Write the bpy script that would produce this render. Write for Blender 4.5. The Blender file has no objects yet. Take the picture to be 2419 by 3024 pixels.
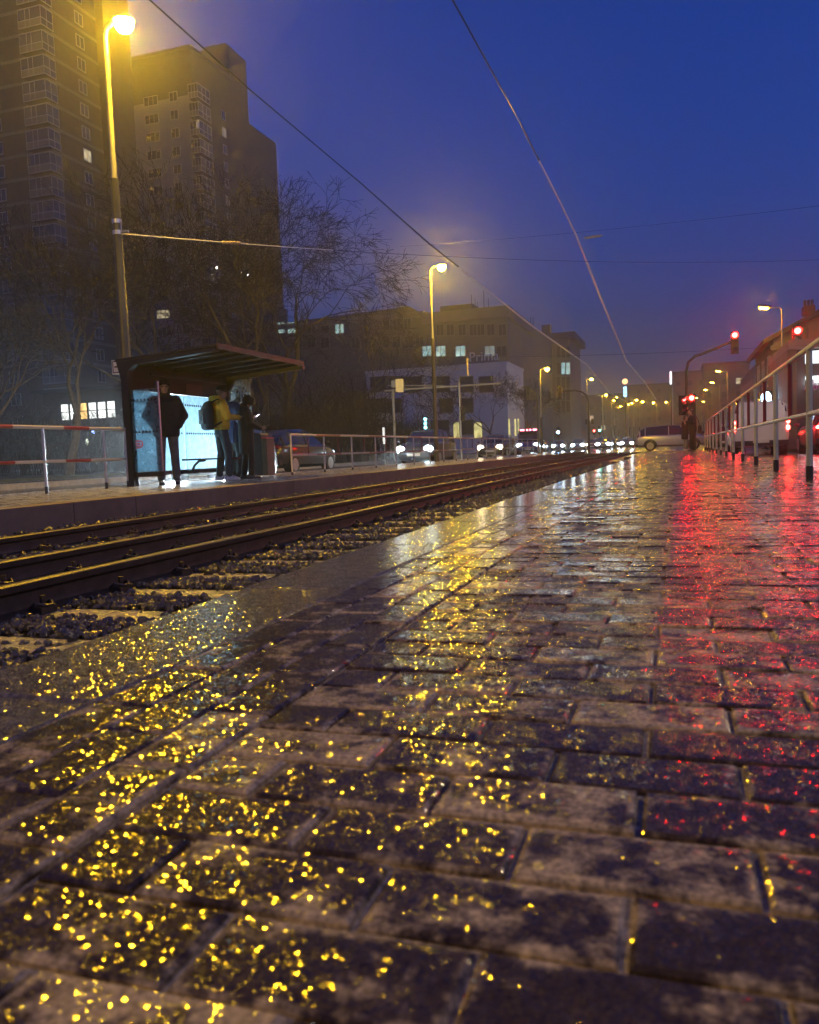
import bpy, math, random
import numpy as np
from mathutils import Vector, Matrix
R = math.radians
random.seed(7); rng = np.random.default_rng(7)
sc = bpy.context.scene
col = sc.collection

# ------------------------------------------------------------------ camera
W_PX, H_PX, F_PX = 2419.0, 3024.0, 2423.0
VPX, VPY, ROLL, CAM_H = 2001.0, 1306.0, R(2.2), 0.355
dY = Vector(((VPX - W_PX/2)/F_PX, (VPY - H_PX/2)/F_PX, 1.0)).normalized()   # world +Y seen by the camera
_v = Vector((math.cos(ROLL), -math.sin(ROLL), 0))
dX = (_v - _v.dot(dY)*dY).normalized()
dZ = dX.cross(dY)
CAM = Vector((0, 0, CAM_H))
right = Vector((dX.x, dY.x, dZ.x)); down = Vector((dX.y, dY.y, dZ.y)); fwd = Vector((dX.z, dY.z, dZ.z))
cam = bpy.data.cameras.new('camera'); camo = bpy.data.objects.new('camera', cam); col.objects.link(camo)
M = Matrix.Identity(4)
for i in range(3):
    M[i][0] = right[i]; M[i][1] = -down[i]; M[i][2] = -fwd[i]; M[i][3] = CAM[i]
camo.matrix_world = M
cam.sensor_fit = 'HORIZONTAL'; cam.sensor_width = 36; cam.lens = 36*F_PX/W_PX
cam.clip_start = 0.05; cam.clip_end = 3000
cam.dof.use_dof = True; cam.dof.focus_distance = 9.0; cam.dof.aperture_fstop = 9.5
sc.camera = camo

def ray(px, py):
    return right*((px - W_PX/2)/F_PX) + down*((py - H_PX/2)/F_PX) + fwd
def at(px, py, Y):                      # the point of the sight line at world distance Y
    d = ray(px, py); return CAM + d*(Y/d.y)
def gp(px, py, z=0.0):                  # the sight line meets the level z
    d = ray(px, py); return CAM + d*((z - CAM_H)/d.z)
def atX(px, py, X):                      # the sight line meets the plane x = X
    d = ray(px, py); return CAM + d*(X/d.x)
def proj(p):
    q = Vector(p) - CAM
    zc = q.dot(fwd); return (W_PX/2 + F_PX*q.dot(right)/zc, H_PX/2 + F_PX*q.dot(down)/zc)

# ------------------------------------------------------------------ world and exposure
w = bpy.data.worlds.new('World'); sc.world = w; w.use_nodes = True
nt = w.node_tree; nt.nodes.clear()
sky = nt.nodes.new('ShaderNodeTexSky'); sky.sky_type = 'NISHITA'; sky.sun_disc = False
sky.sun_elevation = R(-1.0); sky.sun_rotation = R(95); sky.air_density = 1.0; sky.dust_density = 0.3; sky.ozone_density = 5.0
tint = nt.nodes.new('ShaderNodeMix'); tint.data_type = 'RGBA'; tint.blend_type = 'MULTIPLY'
tint.inputs[0].default_value = 1.0; tint.inputs[7].default_value = (0.36, 0.80, 1.16, 1)
bg = nt.nodes.new('ShaderNodeBackground'); bg.inputs['Strength'].default_value = 0.15
out = nt.nodes.new('ShaderNodeOutputWorld')
nt.links.new(sky.outputs[0], tint.inputs[6]); nt.links.new(tint.outputs[2], bg.inputs['Color']); nt.links.new(bg.outputs[0], out.inputs['Surface'])
SKY_TINT = tint
sc.view_settings.view_transform = 'Standard'; sc.view_settings.look = 'None'
sc.view_settings.exposure = 3.0; sc.view_settings.gamma = 1.0
cy = sc.cycles
cy.use_denoising = True
try: cy.denoiser = 'OPENIMAGEDENOISE'; cy.denoising_input_passes = 'RGB_ALBEDO_NORMAL'
except Exception: pass
cy.max_bounces = 5; cy.diffuse_bounces = 2; cy.glossy_bounces = 3; cy.transmission_bounces = 4; cy.transparent_max_bounces = 8; cy.volume_bounces = 0
cy.use_adaptive_sampling = True; cy.adaptive_threshold = 0.004
cy.sample_clamp_indirect = 4.0; cy.sample_clamp_direct = 0.0
cy.caustics_reflective = False; cy.caustics_refractive = False
cy.use_light_tree = True

# ------------------------------------------------------------------ mesh helpers
class MB:
    def __init__(s): s.v = []; s.f = []
    def add(s, V, F):
        o = len(s.v); s.v += [tuple(p) for p in V]; s.f += [tuple(i + o for i in q) for q in F]; return s
    def box(s, x0, x1, y0, y1, z0, z1):
        V = [(x, y, z) for z in (z0, z1) for y in (y0, y1) for x in (x0, x1)]
        return s.add(V, [(0,2,3,1),(4,5,7,6),(0,1,5,4),(2,6,7,3),(0,4,6,2),(1,3,7,5)])
    def obox(s, c, sx, sy, sz, rz=0.0, rx=0.0):
        m = Matrix.Translation(c) @ Matrix.Rotation(rz, 4, 'Z') @ Matrix.Rotation(rx, 4, 'X')
        V = [m @ Vector((x, y, z)) for z in (-sz/2, sz/2) for y in (-sy/2, sy/2) for x in (-sx/2, sx/2)]
        return s.add(V, [(0,2,3,1),(4,5,7,6),(0,1,5,4),(2,6,7,3),(0,4,6,2),(1,3,7,5)])
    def loft(s, rings, caps=True):
        n = len(rings[0]); V = [p for r in rings for p in r]; F = []
        for i in range(len(rings)-1):
            for j in range(n):
                k = (j+1) % n
                F.append((i*n+j, i*n+k, (i+1)*n+k, (i+1)*n+j))
        if caps:
            F.append(tuple(range(n-1, -1, -1))); F.append(tuple((len(rings)-1)*n + j for j in range(n)))
        return s.add(V, F)
    def tube(s, pts, r, n=10, caps=True):
        pts = [Vector(p) for p in pts]; m = len(pts)
        rr = r if isinstance(r, (list, tuple)) else [r]*m
        rings = []; ref = None
        for i, p in enumerate(pts):
            t = (pts[min(i+1, m-1)] - pts[max(i-1, 0)]).normalized()
            if ref is None:
                ref = Vector((0,0,1)) if abs(t.z) < .9 else Vector((1,0,0))
            u = (ref - ref.dot(t)*t)
            if u.length < 1e-4: u = Vector((1,0,0)).cross(t)
            u.normalize(); w_ = t.cross(u); ref = u
            rings.append([p + (u*math.cos(2*math.pi*k/n) + w_*math.sin(2*math.pi*k/n))*rr[i] for k in range(n)])
        return s.loft(rings, caps)
    def cyl(s, p, q, r0, r1=None, n=12): return s.tube([p, q], [r0, r0 if r1 is None else r1], n)
    def ell(s, c, r, nu=12, nv=8):
        c = Vector(c); r = r if isinstance(r, (tuple, list)) else (r, r, r)
        V = [c + Vector((0,0,-r[2]))]; F = []
        for i in range(1, nv):
            a = -math.pi/2 + math.pi*i/nv
            for j in range(nu):
                b = 2*math.pi*j/nu
                V.append(c + Vector((r[0]*math.cos(a)*math.cos(b), r[1]*math.cos(a)*math.sin(b), r[2]*math.sin(a))))
        V.append(c + Vector((0,0,r[2])))
        for j in range(nu):
            k = (j+1) % nu; F.append((0, 1+k, 1+j))
            for i in range(nv-2):
                a0 = 1+i*nu; a1 = a0+nu; F.append((a0+j, a0+k, a1+k, a1+j))
            F.append((1+(nv-2)*nu+j, 1+(nv-2)*nu+k, len(V)-1))
        return s.add(V, F)
    def prism(s, poly, axis, a, b):      # poly in the other two axes (x:yz, y:xz, z:xy)
        def P(u, v, t): return {'x': (t, u, v), 'y': (u, t, v), 'z': (u, v, t)}[axis]
        n = len(poly)
        return s.loft([[P(u, v, a) for u, v in poly], [P(u, v, b) for u, v in poly]])
    def build(s, name, mat, parent=None, smooth=True, base=None, ang=35):
        me = bpy.data.meshes.new(name)
        V = s.v
        if base is not None: V = [(p[0]-base[0], p[1]-base[1], p[2]-base[2]) for p in V]
        me.from_pydata(V, [], s.f); me.update()
        import bmesh as _b
        bm_ = _b.new(); bm_.from_mesh(me); _b.ops.recalc_face_normals(bm_, faces=bm_.faces); bm_.to_mesh(me); bm_.free()
        return link(name, me, mat, parent, smooth, ang)
def link(name, me, mat, parent=None, smooth=True, ang=35):
    if mat is not None:
        me.materials.clear(); me.materials.append(mat)
    if smooth:
        me.polygons.foreach_set('use_smooth', [True]*len(me.polygons))
        try: me.set_sharp_from_angle(angle=R(ang))
        except Exception: pass
    else: me.polygons.foreach_set('use_smooth', [False]*len(me.polygons))
    o = bpy.data.objects.new(name, me); col.objects.link(o)
    if parent is not None: o.parent = parent
    return o
def tag(o, label=None, cat=None, group=None, kind=None):
    if label: o['label'] = label
    if cat: o['category'] = cat
    if group: o['group'] = group
    if kind: o['kind'] = kind
    return o
def thing(name, label, cat, loc=(0,0,0), rz=0.0, group=None):
    o = bpy.data.objects.new(name, None); o.empty_display_size = .2; col.objects.link(o)
    o.location = loc; o.rotation_euler = (0, 0, rz)
    return tag(o, label, cat, group)
def kids(o): return [c for c in bpy.data.objects if c.parent == o]
def dup(root, loc, rz, label, group=None):
    kd = {}
    for c in bpy.data.objects:
        if c.parent: kd.setdefault(c.parent.name, []).append(c)
    def rec(o, par):
        c = o.copy(); col.objects.link(c)
        if par is not None:
            c.parent = par; c.matrix_parent_inverse = o.matrix_parent_inverse.copy()
        for ch in kd.get(o.name, []): rec(ch, c)
        return c
    r = rec(root, None); r.location = loc; r.rotation_euler = (0, 0, rz); r['label'] = label
    if group: r['group'] = group
    return r
def heading(dx, dy): return math.atan2(-dx, dy)      # local +Y turned to (dx, dy)

# ------------------------------------------------------------------ materials
def newmat(name):
    m = bpy.data.materials.new(name); m.use_nodes = True; n = m.node_tree; n.nodes.clear(); return m, n
def N(n, t, **kw):
    x = n.nodes.new(t)
    for k, v in kw.items(): setattr(x, k, v)
    return x
def pm(name, c, rough=.5, var=.25, scale=4.0, metal=0.0, bump=0.0, bscale=40.0, c2=None, thr=None, coat=0.0, spec=.5):
    m, n = newmat(name); L = n.links.new
    tc = N(n, 'ShaderNodeTexCoord')
    no = N(n, 'ShaderNodeTexNoise'); no.inputs['Scale'].default_value = scale; no.inputs['Detail'].default_value = 6; no.inputs['Roughness'].default_value = .62
    L(tc.outputs['Object'], no.inputs['Vector'])
    cr = N(n, 'ShaderNodeValToRGB')
    lo = c2 if c2 else tuple(max(0, x*(1-var)) for x in c); hi = c if c2 else tuple(min(1, x*(1+var)) for x in c)
    e = cr.color_ramp.elements
    e[0].position, e[1].position = (.3, .7) if thr is None else (thr-.06, thr+.06)
    e[0].color = (*lo, 1); e[1].color = (*hi, 1)
    L(no.outputs[0], cr.inputs[0])
    p = N(n, 'ShaderNodeBsdfPrincipled'); p.inputs['Roughness'].default_value = rough; p.inputs['Metallic'].default_value = metal
    p.inputs['Coat Weight'].default_value = coat; p.inputs['Specular IOR Level'].default_value = spec; p.inputs['Coat Roughness'].default_value = .08
    L(cr.outputs[0], p.inputs['Base Color'])
    if bump:
        n2 = N(n, 'ShaderNodeTexNoise'); n2.inputs['Scale'].default_value = bscale; n2.inputs['Detail'].default_value = 4
        L(tc.outputs['Object'], n2.inputs['Vector'])
        b = N(n, 'ShaderNodeBump'); b.inputs['Strength'].default_value = bump; b.inputs['Distance'].default_value = .02
        L(n2.outputs[0], b.inputs['Height']); L(b.outputs[0], p.inputs['Normal'])
    o = N(n, 'ShaderNodeOutputMaterial'); L(p.outputs[0], o.inputs[0]); m['_p'] = p.name
    return m
def em(name, c, s, light=True):
    m, n = newmat(name)
    e = N(n, 'ShaderNodeEmission'); e.inputs[0].default_value = (*c, 1); e.inputs[1].default_value = s
    o = N(n, 'ShaderNodeOutputMaterial'); n.links.new(e.outputs[0], o.inputs[0])
    if not light: m.cycles.emission_sampling = 'NONE'
    return m
def lit_window(name, c, s, sx=1.3):      # a lit room seen through a pane: curtains and furniture give uneven light
    m, n = newmat(name); L = n.links.new
    tc = N(n, 'ShaderNodeTexCoord'); no = N(n, 'ShaderNodeTexNoise'); no.inputs['Scale'].default_value = sx; no.inputs['Detail'].default_value = 3
    L(tc.outputs['Object'], no.inputs['Vector'])
    mr = N(n, 'ShaderNodeMapRange'); mr.inputs[1].default_value = .35; mr.inputs[2].default_value = .65; mr.inputs[3].default_value = .35*s; mr.inputs[4].default_value = 1.25*s
    L(no.outputs[0], mr.inputs[0])
    e = N(n, 'ShaderNodeEmission'); e.inputs[0].default_value = (*c, 1); L(mr.outputs[0], e.inputs[1])
    o = N(n, 'ShaderNodeOutputMaterial'); L(e.outputs[0], o.inputs[0]); m.cycles.emission_sampling = 'NONE'
    return m
def wet(name, dark, light, pscale=7.0, thr=.55, soft=.07, f1=330.0, a1=.34, f2=900.0, a2=.2, r0=.13, r1=.5, tone=True, fine=160.0, spec=.5, glint=.4):
    """wet, icy, gritty ground: a dark wet body with dry pale patches and small ice facets that glint"""
    m, n = newmat(name); L = n.links.new
    tc = N(n, 'ShaderNodeTexCoord')
    no = N(n, 'ShaderNodeTexNoise'); no.inputs['Scale'].default_value = pscale; no.inputs['Detail'].default_value = 7; no.inputs['Roughness'].default_value = .68
    L(tc.outputs['Object'], no.inputs['Vector'])
    src = no.outputs[0]
    if tone:
        at_ = N(n, 'ShaderNodeAttribute'); at_.attribute_name = 'tone'
        ad = N(n, 'ShaderNodeMath', operation='ADD'); L(src, ad.inputs[0]); L(at_.outputs['Fac'], ad.inputs[1]); src = ad.outputs[0]
    mr = N(n, 'ShaderNodeMapRange'); mr.interpolation_type = 'SMOOTHSTEP'
    mr.inputs[1].default_value = thr - soft; mr.inputs[2].default_value = thr + soft
    L(src, mr.inputs[0])
    nf = N(n, 'ShaderNodeTexNoise'); nf.inputs['Scale'].default_value = fine; nf.inputs['Detail'].default_value = 3
    L(tc.outputs['Object'], nf.inputs['Vector'])
    mf = N(n, 'ShaderNodeMapRange'); mf.inputs[1].default_value = .3; mf.inputs[2].default_value = .7; mf.inputs[3].default_value = .45; mf.inputs[4].default_value = 1.5
    L(nf.outputs[0], mf.inputs[0])
    mx = N(n, 'ShaderNodeMix', data_type='RGBA'); mx.inputs[6].default_value = (*dark, 1); mx.inputs[7].default_value = (*light, 1)
    L(mr.outputs[0], mx.inputs[0])
    mu = N(n, 'ShaderNodeVectorMath', operation='SCALE'); L(mx.outputs[2], mu.inputs[0]); L(mf.outputs[0], mu.inputs['Scale'])
    ro = N(n, 'ShaderNodeMapRange'); ro.inputs[3].default_value = r0; ro.inputs[4].default_value = r1; L(mr.outputs[0], ro.inputs[0])
    geo = N(n, 'ShaderNodeNewGeometry'); acc = geo.outputs['Normal']
    cellr = None
    for f, a in ((f1, a1), (f2, a2)):
        if not a: continue
        vo = N(n, 'ShaderNodeTexVoronoi'); vo.voronoi_dimensions = '2D'; vo.inputs['Scale'].default_value = f
        L(tc.outputs['Object'], vo.inputs['Vector'])
        if cellr is None: sz = N(n, 'ShaderNodeSeparateXYZ'); L(vo.outputs['Color'], sz.inputs[0]); cellr = sz.outputs[2]
        sb = N(n, 'ShaderNodeVectorMath', operation='SUBTRACT'); sb.inputs[1].default_value = (.5, .5, .5); L(vo.outputs['Color'], sb.inputs[0])
        ml = N(n, 'ShaderNodeVectorMath', operation='MULTIPLY'); ml.inputs[1].default_value = (a, a, 0); L(sb.outputs[0], ml.inputs[0])
        ad2 = N(n, 'ShaderNodeVectorMath', operation='ADD'); L(acc, ad2.inputs[0]); L(ml.outputs[0], ad2.inputs[1]); acc = ad2.outputs[0]
    gm = N(n, 'ShaderNodeMath', operation='LESS_THAN'); L(cellr, gm.inputs[0]); gm.inputs[1].default_value = glint
    rg = N(n, 'ShaderNodeMix', data_type='FLOAT'); L(gm.outputs[0], rg.inputs[0]); L(ro.outputs[0], rg.inputs[2]); rg.inputs[3].default_value = .08
    nn = N(n, 'ShaderNodeVectorMath', operation='NORMALIZE'); L(acc, nn.inputs[0])
    p = N(n, 'ShaderNodeBsdfPrincipled'); L(mu.outputs[0], p.inputs['Base Color']); L(rg.outputs[0], p.inputs['Roughness']); L(nn.outputs[0], p.inputs['Normal'])
    p.inputs['Specular IOR Level'].default_value = spec
    o = N(n, 'ShaderNodeOutputMaterial'); L(p.outputs[0], o.inputs[0])
    return m
def glass(name, c, alpha, rough=.1, transl=0.0, tcol=(.6,.7,.75)):
    """dirty wet glass: partly clear, partly scattering"""
    m, n = newmat(name); L = n.links.new
    tr = N(n, 'ShaderNodeBsdfTransparent'); tr.inputs[0].default_value = (*c, 1)
    gl = N(n, 'ShaderNodeBsdfGlossy'); gl.inputs['Roughness'].default_value = rough
    fr = N(n, 'ShaderNodeFresnel'); fr.inputs[0].default_value = 1.3
    m1 = N(n, 'ShaderNodeMixShader'); L(fr.outputs[0], m1.inputs[0]); L(tr.outputs[0], m1.inputs[1]); L(gl.outputs[0], m1.inputs[2])
    res = m1.outputs[0]
    if transl:
        tl = N(n, 'ShaderNodeBsdfTranslucent'); tl.inputs[0].default_value = (*tcol, 1)
        tc = N(n, 'ShaderNodeTexCoord'); no = N(n, 'ShaderNodeTexNoise'); no.inputs['Scale'].default_value = 9; no.inputs['Detail'].default_value = 8; no.inputs['Roughness'].default_value = .75
        L(tc.outputs['Object'], no.inputs['Vector'])
        mr = N(n, 'ShaderNodeMapRange'); mr.inputs[1].default_value = .3; mr.inputs[2].default_value = .7; mr.inputs[3].default_value = max(0, transl-.22); mr.inputs[4].default_value = min(1, transl+.22)
        L(no.outputs[0], mr.inputs[0])
        m2 = N(n, 'ShaderNodeMixShader'); L(mr.outputs[0], m2.inputs[0]); L(res, m2.inputs[1]); L(tl.outputs[0], m2.inputs[2]); res = m2.outputs[0]
    o = N(n, 'ShaderNodeOutputMaterial'); L(res, o.inputs[0])
    return m
def banded(name, ca, cb, period, off, frac, rough=.4, metal=0.0):       # paint bands along the rail (object Y)
    m, n = newmat(name); L = n.links.new
    tc = N(n, 'ShaderNodeTexCoord'); sx = N(n, 'ShaderNodeSeparateXYZ'); L(tc.outputs['Object'], sx.inputs[0])
    a = N(n, 'ShaderNodeMath', operation='SUBTRACT'); L(sx.outputs[1], a.inputs[0]); a.inputs[1].default_value = off
    d = N(n, 'ShaderNodeMath', operation='DIVIDE'); L(a.outputs[0], d.inputs[0]); d.inputs[1].default_value = period
    f = N(n, 'ShaderNodeMath', operation='FRACT'); L(d.outputs[0], f.inputs[0])
    lt = N(n, 'ShaderNodeMath', operation='LESS_THAN'); L(f.outputs[0], lt.inputs[0]); lt.inputs[1].default_value = frac
    mx = N(n, 'ShaderNodeMix', data_type='RGBA'); L(lt.outputs[0], mx.inputs[0]); mx.inputs[6].default_value = (*cb, 1); mx.inputs[7].default_value = (*ca, 1)
    p = N(n, 'ShaderNodeBsdfPrincipled'); p.inputs['Roughness'].default_value = rough; p.inputs['Metallic'].default_value = metal; L(mx.outputs[2], p.inputs['Base Color'])
    o = N(n, 'ShaderNodeOutputMaterial'); L(p.outputs[0], o.inputs[0]); return m

SOD = (1.0, .58, .010); HEAD = (.72, .90, 1.0)
m_steel = pm('galvanised_steel', (.42,.42,.38), .35, .2, 6, .6)
m_dark = pm('dark_painted_steel', (.018,.018,.018), .35, .3, 3)
m_black = pm('black_plastic', (.012,.012,.013), .45, .2, 8)
m_rail = pm('worn_rail_steel', (.060,.046,.040), .46, .35, 9, .6, .15, 30)
m_conc = pm('platform_concrete', (.30,.24,.20), .6, .22, 5, 0, .25, 60)
m_sleep = pm('concrete_sleeper', (.30,.27,.21), .22, .55, 11, 0, .5, 45)
m_stone = pm('ballast_stone', (.045,.042,.040), .2, .5, 11, 0, .4, 60, spec=.6)
m_postp = pm('pale_painted_post', (.42,.42,.36), .32, .15, 5, .25)
m_red = pm('dark_red_paint', (.16,.02,.015), .35, .25, 6)
m_wire = pm('contact_wire_steel', (.5,.5,.5), .28, .1, 4, 1.0)
m_pole = pm('olive_grey_pole', (.07,.066,.045), .35, .25, 3, .3)
m_polel = pm('pale_pole', (.34,.33,.27), .4, .15, 3, .1)

# ------------------------------------------------------------------ ground, roads, platforms
RAILS_ = (-1.60, -2.98, -3.78, -5.06); RAIL_Z = -.19; ROAD_Z = -.195; PL_END = 36.0; EDGE = -1.15; FEDGE = -5.5; FBACK = -8.42
g = MB(); g.add([(-415,-65,-.62),(315,-65,-.62),(315,615,-.62),(-415,615,-.62)], [(0,1,2,3)])
tag(g.build('ground', pm('damp_soil', (.035,.032,.026), .8, .4, .4), smooth=False), kind='structure')
m_asph = wet('wet_asphalt', (.022,.022,.023), (.05,.05,.05), 1.2, .56, .12, 120, .13, 500, .07, .16, .32, False, 120, glint=.3)
for nm, x0, x1, y0, y1 in (('road', FBACK-.2-7.6, FBACK-.2, -12, 57.5), ('road', 1.50, 9.6, -12, 36.4)):
    tag(MB().box(x0, x1, y0, y1, -.6, ROAD_Z).build(nm, m_asph, smooth=False), kind='structure')
# crossing and the carriageway beyond it: the rails lie flush in it
cr = MB(); cr.box(-60, 60, 58, 420, -.6, ROAD_Z); cr.box(-2.2, 40, 36.45, 58, -.6, ROAD_Z-.001)
tag(cr.build('road', m_asph, smooth=False), kind='structure')
# pavement and verge on the far side of the left road, pavement on the right
m_grass = pm('short_winter_grass', (.055,.062,.026), .8, .5, 3, 0, .8, 60)
m_pave = wet('wet_pavement', (.05,.048,.045), (.12,.11,.10), 3, .55, .1, 150, .15, 500, .1, .2, .5, False)
tag(MB().box(-19.2, FBACK-7.84, -12, 57.4, -.6, -.06).build('pavement', m_pave, smooth=False), kind='structure')
tag(MB().box(-120, -19.22, -12, 57.4, -.6, .02).build('terrain', m_grass, smooth=False), kind='structure')
tag(MB().box(9.63, 13.5, -12, 260, -.6, -.06).build('pavement', m_pave, smooth=False), kind='structure')
k = MB()
for i in range(70): k.box(FBACK-7.82, FBACK-7.62, -12+i*1.0, -12+i*1.0+.992, -.6, -.05)
tag(k.build('kerb', pm('granite_kerb', (.36,.35,.33), .45, .25, 7, 0, .2, 80), smooth=False), kind='structure')
m_mark = pm('road_paint', (.62,.62,.60), .4, .3, 6)
mk = MB()
for i in range(14): mk.add([(-13.02, 2+i*4.5, ROAD_Z+.004), (-12.9, 2+i*4.5, ROAD_Z+.004), (-12.9, 4.6+i*4.5, ROAD_Z+.004), (-13.02, 4.6+i*4.5, ROAD_Z+.004)], [(0,1,2,3)])
for i in range(6): mk.add([(5.3, 2+i*5, ROAD_Z+.004), (5.42, 2+i*5, ROAD_Z+.004), (5.42, 5+i*5, ROAD_Z+.004), (5.3, 5+i*5, ROAD_Z+.004)], [(0,1,2,3)])
for i in range(9): mk.add([(-9+i*1.2, 60.5, ROAD_Z+.004), (-8.5+i*1.2, 60.5, ROAD_Z+.004), (-8.5+i*1.2, 64, ROAD_Z+.004), (-9+i*1.2, 64, ROAD_Z+.004)], [(0,1,2,3)])
tag(mk.build('road_marking', m_mark, smooth=False), kind='structure')

# near platform: body, edge slabs, grooved strip, brick pavers (each with its own height, tilt and wear)
m_brick = wet('wet_frosty_brick', (.040,.0265,.0125), (.35,.28,.18), 15, .60, .09, 620, .29, 75, .13, .68, .85, True, spec=.36, glint=.93)
m_slab = wet('granular_edge_slab', (.050,.043,.034), (.17,.155,.12), 26, .58, .20, 620, .44, 90, .12, .62, .85, True, spec=.45, glint=.85)
m_fill = wet('gritty_joint_fill', (.15,.13,.105), (.40,.34,.25), 22, .42, .2, 330, .6, 100, .3, .75, .9, False, spec=.35, glint=.5)
tag(MB().box(EDGE+.02, 1.25, -1.5, PL_END, -.6, -.0075).build('platform', m_fill, smooth=False), kind='structure')
def pavers(name, mat, rects, bev, hz=.0012, tilt=.004, tone=.09, depth=.05, rim=.013, frost=.095):
    """each paver: inner top, rim where frost and grit hold, rounded edge, skirt"""
    n = len(rects); a = np.array(rects); V = np.zeros((n, 16, 3))
    dz = rng.normal(0, hz, n); tx = rng.normal(0, tilt, n); ty = rng.normal(0, tilt, n)
    cx = (a[:,0]+a[:,1])/2; cyy = (a[:,2]+a[:,3])/2
    for k_, (ix, iy) in enumerate(((0,2),(1,2),(1,3),(0,3))):
        x = a[:,ix]; y = a[:,iy]; sx = np.sign(cx-x); sy = np.sign(cyy-y); jit = rng.normal(0, bev*.22, (n, 6))
        for off, ins in ((0, rim), (4, bev)):
            V[:,off+k_,0] = x+sx*ins+jit[:,off//2]*(1 if off else 2); V[:,off+k_,1] = y+sy*ins+jit[:,off//2+1]*(1 if off else 2)
            V[:,off+k_,2] = dz + tx*(V[:,off+k_,0]-cx) + ty*(V[:,off+k_,1]-cyy) - (.0004 if off else 0)
        V[:,8+k_,0] = x+jit[:,4]*.5; V[:,8+k_,1] = y+jit[:,5]*.5; V[:,8+k_,2] = V[:,4+k_,2] - bev*.75
        V[:,12+k_,0] = V[:,8+k_,0]; V[:,12+k_,1] = V[:,8+k_,1]; V[:,12+k_,2] = -depth
    q = [(0,1,2,3)] + [(o+4+i, o+4+(i+1)%4, o+(i+1)%4, o+i) for o in (0,4,8) for i in range(4)]
    F = (np.array(q)[None] + 16*np.arange(n)[:,None,None]).reshape(-1, 4)
    me = bpy.data.meshes.new(name); me.vertices.add(n*16); me.vertices.foreach_set('co', V.reshape(-1))
    me.loops.add(F.size); me.loops.foreach_set('vertex_index', F.reshape(-1).astype(np.int32))
    me.polygons.add(len(F)); me.polygons.foreach_set('loop_start', np.arange(0, F.size, 4, dtype=np.int32)); me.polygons.foreach_set('loop_total', np.full(len(F), 4, np.int32))
    me.update(calc_edges=True); me.validate()
    at_ = me.attributes.new('tone', 'FLOAT', 'POINT')
    t = np.repeat(rng.normal(0, tone, n)[:,None], 16, 1); t[:,4:] += frost
    at_.data.foreach_set('value', t.reshape(-1))
    return link(name, me, mat, None, False)
rects = []
x0p, x1p = -.54, 1.25
for r in range(int((PL_END-.25)/.1)):
    y = .25 + r*.1; x = x0p - (.1 if r % 2 else 0)
    while x < x1p - .02:
        a_, b_ = max(x, x0p), min(x+.2, x1p)
        if b_-a_ > .03: rects.append((a_+.0032, b_-.0032, y+.0034, y+.0966))
        x += .2
tag(pavers('brick_paving', m_brick, rects, .0036, .0011, .0026, .06), kind='structure')
rects = []
for r in range(int(PL_END/.2)):
    for c_ in range(3): rects.append((-.838+c_*.0985, -.838+c_*.0985+.0955, r*.2+.0025+.1*(c_%2), r*.2+.1975+.1*(c_%2)))
tag(pavers('soldier_course', m_brick, rects, .0042, .0007, .0018, .055), kind='structure')
rects = [(EDGE, -.84, i*1.0+.003, i*1.0+.997) for i in range(-1, int(PL_END))]
tag(pavers('platform_edge', m_slab, rects, .008, .0008, .0006, .03, .42), kind='structure')
rects = [(1.255, 1.45, i*1.0+.004, i*1.0+.996) for i in range(-1, int(PL_END))]
tag(pavers('kerb', m_slab, rects, .012, .0015, .001, .04, .55), kind='structure')

# far platform
m_fplat = wet('frosty_far_platform', (.11,.10,.085), (.40,.38,.34), 5, .50, .14, 200, .34, 600, .2, .2, .5, False, 90)
tag(MB().box(FEDGE-.25, FBACK+.16, -4, 52, -.6, -.012).build('platform', m_conc, smooth=False), kind='structure')
tag(MB().box(FEDGE-.3, FBACK+.18, -4, 52, -.008, 0).build('platform_paving', m_fplat, smooth=False), kind='structure')
k = MB(); y = -4.0
while y < 51.5: k.box(FEDGE-.29, FEDGE, y+.004, y+.946, -.6, .004); y += .95
tag(k.build('platform_edge', pm('brown_grey_edge_stone', (.17,.115,.075), .6, .25, 3, 0, .25, 50), smooth=False), kind='structure')
k = MB(); y = -4.0
while y < 51.5: k.box(FBACK, FBACK+.155, y+.012, y+.488, -.6, .012+.004*random.random()); y += .5
tag(k.build('kerb', wet('pale_wet_granite', (.30,.30,.29), (.55,.55,.53), 8, .5, .15, 150, .2, 500, .12, .2, .4, False), smooth=False), kind='structure')

# ballast (uncountable), one sheet under it
tag(MB().box(FEDGE, EDGE, -3, 57.9, -.62, -.385).box(FEDGE-.002, RAILS_[3]-.1, -3, 57.8, -.6, -.255).build('track_bed', pm('dark_ballast_bed', (.035,.032,.03), .5, .5, 20, 0, .8, 40), smooth=False), kind='structure')
RAILS = (-1.60, -2.98, -3.78, -5.06); SLP, S0 = .58, 3.72-.58*8
phi = (1+5**.5)/2
ico = np.array([(-1,phi,0),(1,phi,0),(-1,-phi,0),(1,-phi,0),(0,-1,phi),(0,1,phi),(0,-1,-phi),(0,1,-phi),(phi,0,-1),(phi,0,1),(-phi,0,-1),(-phi,0,1)])/math.sqrt(1+phi*phi)
icf = np.array([(0,11,5),(0,5,1),(0,1,7),(0,7,10),(0,10,11),(1,5,9),(5,11,4),(11,10,2),(10,7,6),(7,1,8),(3,9,4),(3,4,2),(3,2,6),(3,6,8),(3,8,9),(4,9,5),(2,4,11),(6,2,10),(8,6,7),(9,8,1)])
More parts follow.
